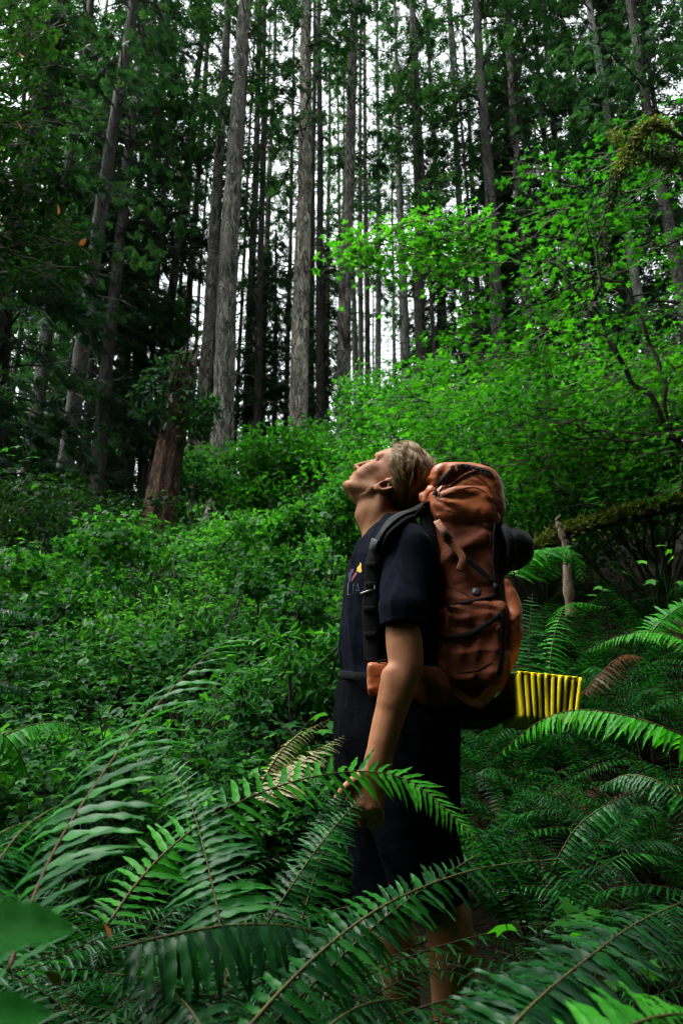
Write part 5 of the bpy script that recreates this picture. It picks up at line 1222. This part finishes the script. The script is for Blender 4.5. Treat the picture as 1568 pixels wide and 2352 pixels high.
def hero_frond(fern, pts, W, n, nhint, mat='fern_leaf', stem='rachis', droop=.25, fwd=(.12, .75), rad=.0028, sep=True, seed=0, gap=0.0, t0=.06, label=None, up=.2):
    r = np.random.default_rng(seed + 1000); base = np.array(fern.location)
    path = spline([P(*q) for q in pts], 60)
    V, F = tube(path, np.linspace(rad, rad * .3, 60) * .75, 6)
    fr = frond_frames(path, nhint, W, n, r, droop, fwd, gap, t0, up)
    if sep:
        o = part('frond', V, F, stem, fern, smooth=True)
        for p, M, L, s in fr:
            for q in range(len(p)):
                m = Matrix((M[q] * L[q]).tolist()).to_4x4(); m.translation = Vector((p[q] - base).tolist()); l = link('pinna', pin_mesh(mat, int(r.integers(0, 6)), s), o); l.matrix_local = m
    else:
        L_ = []
        for p, M, L, s in fr:
            v = r.integers(0, 3, len(p))
            for k in range(3):
                m = v == k
                if m.any(): T = PIN_HI[k + 1] if s > 0 else _flip(PIN_HI[k + 1]); L_.append(stamp(T[0], T[1], M[m], p[m], L[m], np.clip(r.normal(.5, .12, m.sum()), 0, 1)))
        VV, FF, TT = cat(L_); o = part('frond', np.vstack([VV, V]), np.vstack([FF, F + len(VV)]), [mat, stem], fern, np.concatenate([TT, np.full(len(V), .5)]), smooth=True, midx=np.concatenate([np.zeros(len(FF)), np.ones(len(F))]))
    if label: o['label'] = label
    return o

def fern_thing(label, px, Y, group=None, dz=0):
    x = P(px, 1900, Y)[0]; return thing('sword_fern', label, 'fern', (x, Y, float(ground_z(x, Y)) + dz), group)

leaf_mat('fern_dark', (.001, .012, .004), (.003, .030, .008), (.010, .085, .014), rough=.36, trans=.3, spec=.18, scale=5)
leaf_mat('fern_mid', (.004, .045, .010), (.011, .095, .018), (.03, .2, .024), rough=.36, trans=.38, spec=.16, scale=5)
CAMF = (0.1, -1, .55); UPF = (0, -.35, 1)
f1 = fern_thing('sword fern at lower left with one long frond rising on a brown stem', 60, .85)
hero_frond(f1, [(20, 2230, .85), (70, 2080, .92), (130, 1945, 1.0), (205, 1825, 1.08), (300, 1690, 1.2), (400, 1578, 1.36), (490, 1495, 1.52), (570, 1455, 1.66), (640, 1462, 1.74)], .100, 31, (-.45, -1, .30), 'fern_mid', 'rachis_brown', .05, (.15, .6), .0032, seed=1, t0=.0, up=.08)
hero_frond(f1, [(-60, 2100, .9), (-10, 1990, 1.0), (60, 1900, 1.15), (150, 1845, 1.3), (235, 1830, 1.4)], .055, 26, UPF, droop=.4, seed=2)
hero_frond(f1, [(-80, 2010, 1.0), (-20, 1930, 1.1), (60, 1890, 1.2), (150, 1885, 1.3)], .05, 24, UPF, droop=.4, seed=3)
f2 = fern_thing('bright sword fern whose frond arches across the hiker hand', 300, 1.3)
hero_frond(f2, [(250, 2120, 1.28), (310, 2035, 1.33), (380, 1958, 1.38), (480, 1880, 1.44), (600, 1820, 1.5), (720, 1784, 1.55), (830, 1772, 1.59), (920, 1786, 1.6), (990, 1828, 1.58), (1045, 1880, 1.56), (1096, 1928, 1.54)], .078, 46, (.0, -.85, .6), 'fern_bright', 'rachis', .10, (.45, 1.0), .003, seed=4, t0=.0, label='bright arching frond')
hero_frond(f2, [(520, 2270, 1.25), (505, 2120, 1.3), (480, 2000, 1.36), (455, 1900, 1.42), (425, 1815, 1.48), (378, 1742, 1.55)], .088, 30, (0, -1, .3), 'fern_mid', droop=.05, fwd=(.05, .5), seed=5, up=.08)
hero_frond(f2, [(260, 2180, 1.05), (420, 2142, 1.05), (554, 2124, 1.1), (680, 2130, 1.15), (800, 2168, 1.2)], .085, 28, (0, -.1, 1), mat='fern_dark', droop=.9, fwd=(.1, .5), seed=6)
hero_frond(f2, [(560, 2200, 1.38), (640, 2080, 1.42), (720, 1960, 1.46), (780, 1885, 1.5), (838, 1822, 1.54)], .050, 32, (-.3, -1, .5), droop=.15, fwd=(.25, .7), seed=7)
hero_frond(f2, [(690, 2120, 1.5), (730, 1990, 1.55), (762, 1900, 1.6), (788, 1822, 1.62)], .060, 28, (0, -1, .3), droop=.1, fwd=(.1, .5), seed=8)
f3 = fern_thing('sword fern at the bottom middle, its frond crossing in front of the hiker leg', 600, 1.0)
hero_frond(f3, [(520, 2420, 1.0), (650, 2270, 1.06), (780, 2150, 1.12), (900, 2070, 1.18), (1040, 2012, 1.24), (1160, 1985, 1.3), (1310, 1972, 1.36)], .072, 32, (0, -.75, .8), 'fern_leaf', 'rachis', .35, (.25, .8), .0032, seed=9, t0=.0)
hero_frond(f3, [(600, 2380, 1.12), (760, 2220, 1.18), (880, 2110, 1.22), (990, 2030, 1.26), (1100, 1960, 1.32)], .058, 30, (.2, -.9, .6), droop=.25, fwd=(.3, .9), seed=10)
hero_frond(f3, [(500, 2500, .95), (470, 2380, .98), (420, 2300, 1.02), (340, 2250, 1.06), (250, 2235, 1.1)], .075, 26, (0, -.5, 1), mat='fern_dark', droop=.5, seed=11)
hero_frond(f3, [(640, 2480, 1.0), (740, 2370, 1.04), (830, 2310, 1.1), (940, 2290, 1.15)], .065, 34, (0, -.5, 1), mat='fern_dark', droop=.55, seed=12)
f4 = fern_thing('sword fern at the right edge arching left under the yellow mat', 1640, 1.5)
hero_frond(f4, [(1720, 1800, 1.5), (1610, 1712, 1.5), (1500, 1662, 1.5), (1400, 1637, 1.53), (1310, 1632, 1.56), (1230, 1662, 1.58), (1138, 1738, 1.6)], .066, 40, (0, -.3, 1), 'fern_bright', 'rachis_brown', .62, (.2, .9), .003, seed=13, t0=.0)
hero_frond(f4, [(1270, 1990, 1.75), (1320, 1905, 1.72), (1390, 1850, 1.7), (1480, 1815, 1.66), (1600, 1800, 1.6)], .05, 34, (0, -.45, 1), droop=.5, seed=14)
hero_frond(f4, [(1620, 1880, 1.6), (1520, 1800, 1.62), (1440, 1780, 1.66), (1370, 1810, 1.7)], .05, 30, (0, -.4, 1), droop=.5, seed=15)
f5 = fern_thing('dark sword fern filling the lower right corner', 1250, 1.0)
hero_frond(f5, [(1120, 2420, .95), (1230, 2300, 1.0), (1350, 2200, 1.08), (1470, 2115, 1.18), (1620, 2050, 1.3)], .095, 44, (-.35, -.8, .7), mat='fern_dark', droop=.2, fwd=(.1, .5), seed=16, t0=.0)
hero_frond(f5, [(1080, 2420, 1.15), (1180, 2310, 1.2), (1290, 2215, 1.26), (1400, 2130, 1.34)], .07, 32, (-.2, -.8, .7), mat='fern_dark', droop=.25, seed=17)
hero_frond(f5, [(1330, 2440, .78), (1440, 2360, .8), (1540, 2330, .84), (1640, 2335, .9)], .066, 18, (0, -.7, .8), 'fern_bright', droop=.2, fwd=(.3, .8), seed=18)
f6 = fern_thing('bright green sword fern drooping at the left edge', -20, 1.6)
hero_frond(f6, [(-120, 1800, 1.6), (-30, 1715, 1.6), (60, 1670, 1.62), (140, 1660, 1.65), (205, 1700, 1.68)], .055, 38, UPF, 'fern_bright', droop=.45, seed=19)
hero_frond(f6, [(-100, 1760, 1.5), (-40, 1690, 1.5), (10, 1690, 1.52), (50, 1740, 1.54), (66, 1786, 1.55)], .05, 34, UPF, 'fern_bright', droop=.45, seed=20)
hero_frond(f6, [(-100, 1640, 1.9), (-20, 1570, 1.9), (40, 1575, 1.92), (85, 1605, 1.94)], .045, 28, UPF, droop=.45, seed=21, sep=False)
hero_frond(f6, [(-100, 1470, 2.3), (-20, 1405, 2.3), (50, 1408, 2.32), (100, 1440, 2.35)], .05, 30, UPF, droop=.4, seed=22, sep=False)
f7 = fern_thing('withered pale yellow fern beside the hiker thigh', 690, 2.0)
hero_frond(f7, [(600, 1800, 1.98), (640, 1735, 2.0), (690, 1685, 2.05), (760, 1650, 2.1)], .038, 26, (0, -.6, 1), 'fern_pale', 'rachis', .4, seed=23, sep=False)
hero_frond(f7, [(600, 1850, 1.9), (650, 1790, 1.95), (710, 1740, 2.0), (790, 1690, 2.1)], .062, 30, (-.4, -.9, .6), 'fern_pale', 'rachis', .1, seed=24, sep=False)
f8 = fern_thing('tall upright sword fern right behind the backpack above the mat', 1216, 2.75)
hero_frond(f8, [(1216, 1640, 2.7), (1214, 1540, 2.72), (1215, 1450, 2.76), (1222, 1365, 2.8)], .092, 30, (0, -1, .35), droop=.08, fwd=(.0, .35), seed=25)
hero_frond(f8, [(1260, 1640, 2.8), (1262, 1520, 2.9), (1280, 1430, 3.0), (1310, 1385, 3.1), (1400, 1395, 3.15)], .075, 36, UPF, 'fern_bright', droop=.4, seed=26, sep=False)
f9 = fern_thing('pale green fern fronds drooping beside the broken snag', 1260, 3.3)
hero_frond(f9, [(1180, 1330, 3.3), (1210, 1280, 3.3), (1250, 1270, 3.3), (1270, 1330, 3.28)], .10, 26, (0, -.7, .8), 'fern_bright', droop=.2, seed=27, sep=False)
hero_frond(f9, [(1220, 1340, 3.3), (1260, 1268, 3.3), (1310, 1265, 3.3), (1340, 1335, 3.28)], .10, 26, (0, -.7, .8), 'fern_bright', droop=.2, seed=28, sep=False)
f10 = fern_thing('bright sword fern at the right edge with an arching pointed frond', 1580, 2.4)
hero_frond(f10, [(1680, 1560, 2.4), (1580, 1478, 2.4), (1500, 1452, 2.42), (1420, 1462, 2.45), (1335, 1500, 2.5)], .055, 36, (0, -.35, 1), 'fern_bright', droop=.45, fwd=(.3, 1.0), seed=29)
hero_frond(f10, [(1480, 1470, 2.5), (1520, 1425, 2.5), (1570, 1390, 2.5), (1640, 1370, 2.5)], .075, 30, (-.3, -.8, .6), 'fern_bright', droop=.15, seed=30, sep=False)
f11 = fern_thing('withered red brown fern frond right of the yellow mat', 1400, 2.6)
hero_frond(f11, [(1330, 1600, 2.6), (1380, 1545, 2.6), (1430, 1505, 2.62), (1480, 1510, 2.65)], .06, 26, (0, -.4, 1), 'fern_dead', 'rachis_brown', .7, seed=31, sep=False)
hero_frond(f11, [(1500, 1470, 2.9), (1540, 1425, 2.9), (1600, 1420, 2.9)], .09, 26, (0, -.5, 1), 'fern_dead', 'rachis_brown', .5, seed=32, sep=False)

# ---- whole ferns that fill the ground
def fern_proto(seed, nf, mat, dead=3):
    r = np.random.default_rng(seed); out = []
    for q in range(nf + dead):
        isd = q >= nf; az = 6.283 * (q + r.uniform(-.3, .3)) / nf; L = r.uniform(.75, 1.05) * (.8 if isd else 1); o = np.array([math.cos(az), math.sin(az), 0])
        el0, el1 = (r.uniform(.2, .6), -1.2) if isd else (r.uniform(1.0, 1.4), r.uniform(-.75, .15)); k = 26; e = np.linspace(el0, el1, k); st = L / k
        path = np.cumsum(np.stack([o * math.cos(a) * st + np.array([0, 0, math.sin(a) * st]) for a in e]), 0); path += np.outer(np.linspace(0, 1, k) ** 2, np.array([-o[1], o[0], 0])) * r.normal(0, .1)
        up = np.stack([-o * math.sin(a) + np.array([0, 0, math.cos(a)]) for a in e]); n = 32; W = r.uniform(.07, .10)
        fr = frond_frames(path, up[np.minimum((np.linspace(.14, .992, n) * (k - 1)).astype(int), k - 1)], W, n, r, .3 if not isd else .6, t0=.14); LL = []
        for p, M, l, s in fr:
            T = PIN_LO[q % 3] if s > 0 else _flip(PIN_LO[q % 3]); LL.append(stamp(T[0], T[1], M, p, l, np.clip(r.normal(.45, .1) + r.normal(0, .1, len(p)), 0, 1)))
        V, F, T = cat(LL); W_, G = tube(path, np.linspace(.0032, .001, k), 5, False)
        out.append(np_mesh('frond', np.vstack([V, W_]), np.vstack([F, G + len(V)]), ['fern_dead' if isd else mat, 'rachis_dark'], np.concatenate([T, np.full(len(W_), .5)]), smooth=True, midx=np.concatenate([np.zeros(len(F)), np.ones(len(G))])))
    return out
FERNS = [fern_proto(s, n, 'fern_leaf', d) for s, n, d in ((1, 15, 3), (2, 13, 3), (3, 16, 4))]
def fern_copy(x, y, s, r, label, group, k):
    o = thing('sword_fern', label, 'fern', (x, y, float(ground_z(x, y)) - .02), group); o.rotation_euler = (r.normal(0, .06), r.normal(0, .06), r.uniform(0, 6.28)); o.scale = (s, s, s * r.uniform(.85, 1.05))
    for me in FERNS[k % 3]: link('frond', me, o)
def scatter_ferns():
    r = np.random.default_rng(91); got = []
    lim = lambda px: np.interp(px, [0, 300, 520, 760, 800, 1090, 1150, 1568], [1720, 1760, 1800, 1850, 2110, 2130, 1950, 1850])
    zones = [  # n, x range, y range, limit line on, min gap, label, group
        (30, (-1.15, 1.15), (1.02, 2.05), True, .20, 'dark sword fern in the tangle along the bottom of the picture', 'sword ferns in the foreground tangle'),
        (24, (-2.4, .05), (2.1, 3.8), True, .30, 'sword fern at the front edge of the leafy undergrowth on the left', 'sword ferns before the undergrowth'),
        (44, (.45, 3.6), (2.35, 5.6), False, .30, 'sword fern on the shady bank right of the hiker', 'sword ferns on the right bank'),
    ]
    k = 0
    for x, y, s_ in ((.0, 1.72, .80), (.13, 1.58, .62), (.42, 1.92, .78), (.56, 1.75, .72), (.33, 1.5, .45), (.72, 1.6, .6), (-.12, 1.95, .8)): fern_copy(x, y, s_, r, 'dark sword fern growing around the hiker legs', 'sword ferns around the hiker legs', int(x * 100) % 3)
    for q in range(26):                                                    # smaller ferns mixed into the undergrowth
        y = r.uniform(3.6, 7.5); x = r.uniform(-.52, .0) * y; fern_copy(x, y, r.uniform(.7, 1.0), r, 'small sword fern half buried in the leafy undergrowth', 'sword ferns in the undergrowth', q)
    for n, xr, yr, useL, gap, lb, gr in zones:
        c = 0; tries = 0
        while c < n and tries < 4000:
            tries += 1; x, y = r.uniform(*xr), r.uniform(*yr)
            if abs(x) > .50 * y + .35 or math.hypot(x - .18, y - 2.27) < (.42 if y > 2.27 else .30): continue
            if any(math.hypot(x - a, y - b) < gap for a, b in got): continue
            s = r.uniform(.75, 1.15); z = ground_z(x, y)
            if useL:
                L = lim(proj((x, y, .8))[0]) if y < 2.1 else np.interp(proj((x, y, .8))[0], [0, 760], [1600, 1690]); zm = P(784, L, y)[2]; s = min(s, (zm - z) / .66)
                if s < .3: continue
            elif y < 3: s = min(s, .95)
            if not useL and 0.35 < x < .95 and y < 2.9: s = min(s, .6)
            got.append((x, y)); fern_copy(x, y, s, r, lb, gr, k); k += 1; c += 1
scatter_ferns()

# ----------------------------------------------------------------------------- snag, mossy log, seedlings, leaves
def snag():
    p = spline([P(1310, 1420, 4.1), P(1303, 1330, 4.1), P(1300, 1265, 4.12), P(1288, 1225, 4.12), P(1278, 1192, 4.13)], 30); o = thing('snag', 'thin broken dead snag standing among ferns right of the hat', 'dead branch', p[0])
    r = np.random.default_rng(2); V, F = tube(p, np.linspace(.028, .012, 30) * (1 + .1 * r.normal(size=30)), 12); V = V + r.normal(0, .002, V.shape); part('stem', V, F, 'snag_wood', o, smooth=True)
    V, F = tube(np.array([P(1277, 1196, 4.13), P(1284, 1188, 4.12), P(1287, 1180, 4.12)]), np.array([.012, .008, .002]), 6); part('broken_tip', V, F, 'snag_wood', o)
snag()
def mossy_log():
    p = spline([P(1235, 1262, 5.0), P(1320, 1222, 5.0), P(1400, 1198, 5.05), P(1500, 1172, 5.1), P(1640, 1140, 5.2)], 40); o = thing('mossy_log', 'fallen log covered in yellow green moss above the fern bank', 'log', p[0])
    V, F = tube(p, np.linspace(.03, .05, 40), 12); part('log', V, F, 'bark_dark', o, smooth=True)
    r = np.random.default_rng(4); n = 3800; i = r.integers(0, 40, n); a = r.normal(0, .8, n); rad = np.linspace(.034, .056, 40)[i]
    q = p[i] + np.stack([r.normal(0, .05, n), -np.sin(a) * rad, np.cos(a) * rad], -1); d = np.stack([r.normal(0, .6, n), -np.sin(a), np.cos(a)], -1) + r.normal(0, .5, (n, 3))
    V, F, T = stamp(*LEAFLET, frames(d, r.normal(size=(n, 3))), q, r.uniform(.02, .05, n), np.clip(.6 - .4 * i / 40 + r.normal(0, .15, n), 0, 1)); part('moss', V, F, 'moss', o, T)['kind'] = 'stuff'
mossy_log()

def seedling(label, px, py, Y, n, size, spread, tint, seed):
    r = np.random.default_rng(seed); c = P(px, py, Y); base = np.array([c[0], Y, ground_z(c[0], Y)]); o = thing('seedling', label, 'plant', base)
    me = np_mesh('leaf', MAPLE[0], MAPLE[1], 'maple_leaf', np.full(len(MAPLE[0]), tint))
    for k in range(n):
        p = c + r.normal(0, 1, 3) * (spread, spread * .6, spread * .5); az = r.uniform(0, 6.28); M = frames(np.array([[math.cos(az), math.sin(az) - .3, -.35]]), np.array([[0, -.45, 1.]]) + r.normal(0, .15, (1, 3)))[0]
        l = link('leaf', me, o); m = Matrix((M * size * r.uniform(.7, 1.1)).tolist()).to_4x4(); m.translation = Vector((p - base).tolist()); l.matrix_local = m
        V, F = tube(spline([base, base * .4 + p * .6 + (0, 0, .02), p], 6), np.linspace(.0022, .001, 6), 4, False); part('stalk', V, F, 'rachis_dark', o)
seedling('young plant with a star shaped leaf among the dark ferns lower right', 1330, 2105, 1.5, 5, .085, .05, .3, 1)
seedling('small leafy seedling low at the right under the ferns', 1420, 2230, 1.25, 6, .06, .06, .2, 2)
seedling('bright yellow green sprig in the shade of the right bank', 1525, 1275, 3.2, 5, .08, .05, .85, 3)
seedling('bright leafy sprig between the ferns on the right bank', 1460, 1350, 3.0, 6, .09, .08, .5, 4)
seedling('leafy sprig at the right edge above the arching frond', 1600, 1440, 2.8, 6, .09, .08, .6, 5)
seedling('sprig with pointed leaves at the far left edge', 30, 1040, 4.5, 8, .14, .12, .35, 6)

def near_leaf(label, px, py, Y, size, yaw, tilt, seed):
    """large leaf close to the lens"""
    r = np.random.default_rng(seed); n = 14; V, F = [], []
    for i in range(n + 1):
        t = i / n; w = .27 * math.sin(math.pi * min(1, t ** .75)) ** .8 * (1 + .10 * math.sin(t * 34)) + .01
        for s in (-1, -.5, 0, .5, 1): V.append([s * w, t - .5, (.30 * abs(s) + .04 * math.sin(t * 34 + abs(s) * 4)) * w - .25 * (t - .5) ** 2 + .02 * math.sin(t * 22) * abs(s)])
    for i in range(n):
        for j in range(4): a = i * 5 + j; F.append([a, a + 1, a + 6, a + 5])
    c = P(px, py, Y); base = np.array([c[0] - .12, Y, ground_z(c[0], Y)]); o = thing('leafy_twig', label, 'leaf', base)
    l = link('leaf', np_mesh('leaf', np.array(V) * size, np.array(F), 'near_leaf', np.full(len(V), .5), smooth=True), o); l.location = Vector((c - base).tolist()); l.rotation_euler = (R(6), tilt, yaw)
    V, F = tube(spline([base, base * .5 + c * .5 + (-.06, 0, .05), c + (-.03, 0, -.005)], 10), np.linspace(.003, .0012, 10), 5); part('stem', V, F, 'rachis', o)
leaf_mat('near_leaf', (.003, .04, .005), (.008, .08, .009), (.018, .14, .013), rough=.6, trans=.4, spec=.03, scale=90)
near_leaf('large blurred green leaf close to the lens at the left edge', 40, 2140, .5, .062, R(-80), R(42), 1)
near_leaf('dark blurred leaf in the bottom left corner', -10, 2345, .42, .05, R(-60), R(35), 2)
def fallen(label, px, py, Y, mat, size, seed):
    T = leaflet_tpl(.6); o = thing('fallen_leaf', label, 'leaf', P(px, py, Y)); V = T[0] * size; l = link('blade', np_mesh('blade', V, T[1], mat, np.full(len(V), .5)), o); l.rotation_euler = (R(60), R(20 * seed), R(70 * seed))
fallen('reddish fallen leaf caught in the dark ferns at lower left', 252, 2155, 1.0, 'orange_leaf', .02, 1)
plain_mat('yellow_leaf', ((.35, .24, .02), (.5, .36, .04)), rough=.5)
fallen('yellow fallen leaf near the bottom left', 142, 2265, .95, 'yellow_leaf', .025, 2)
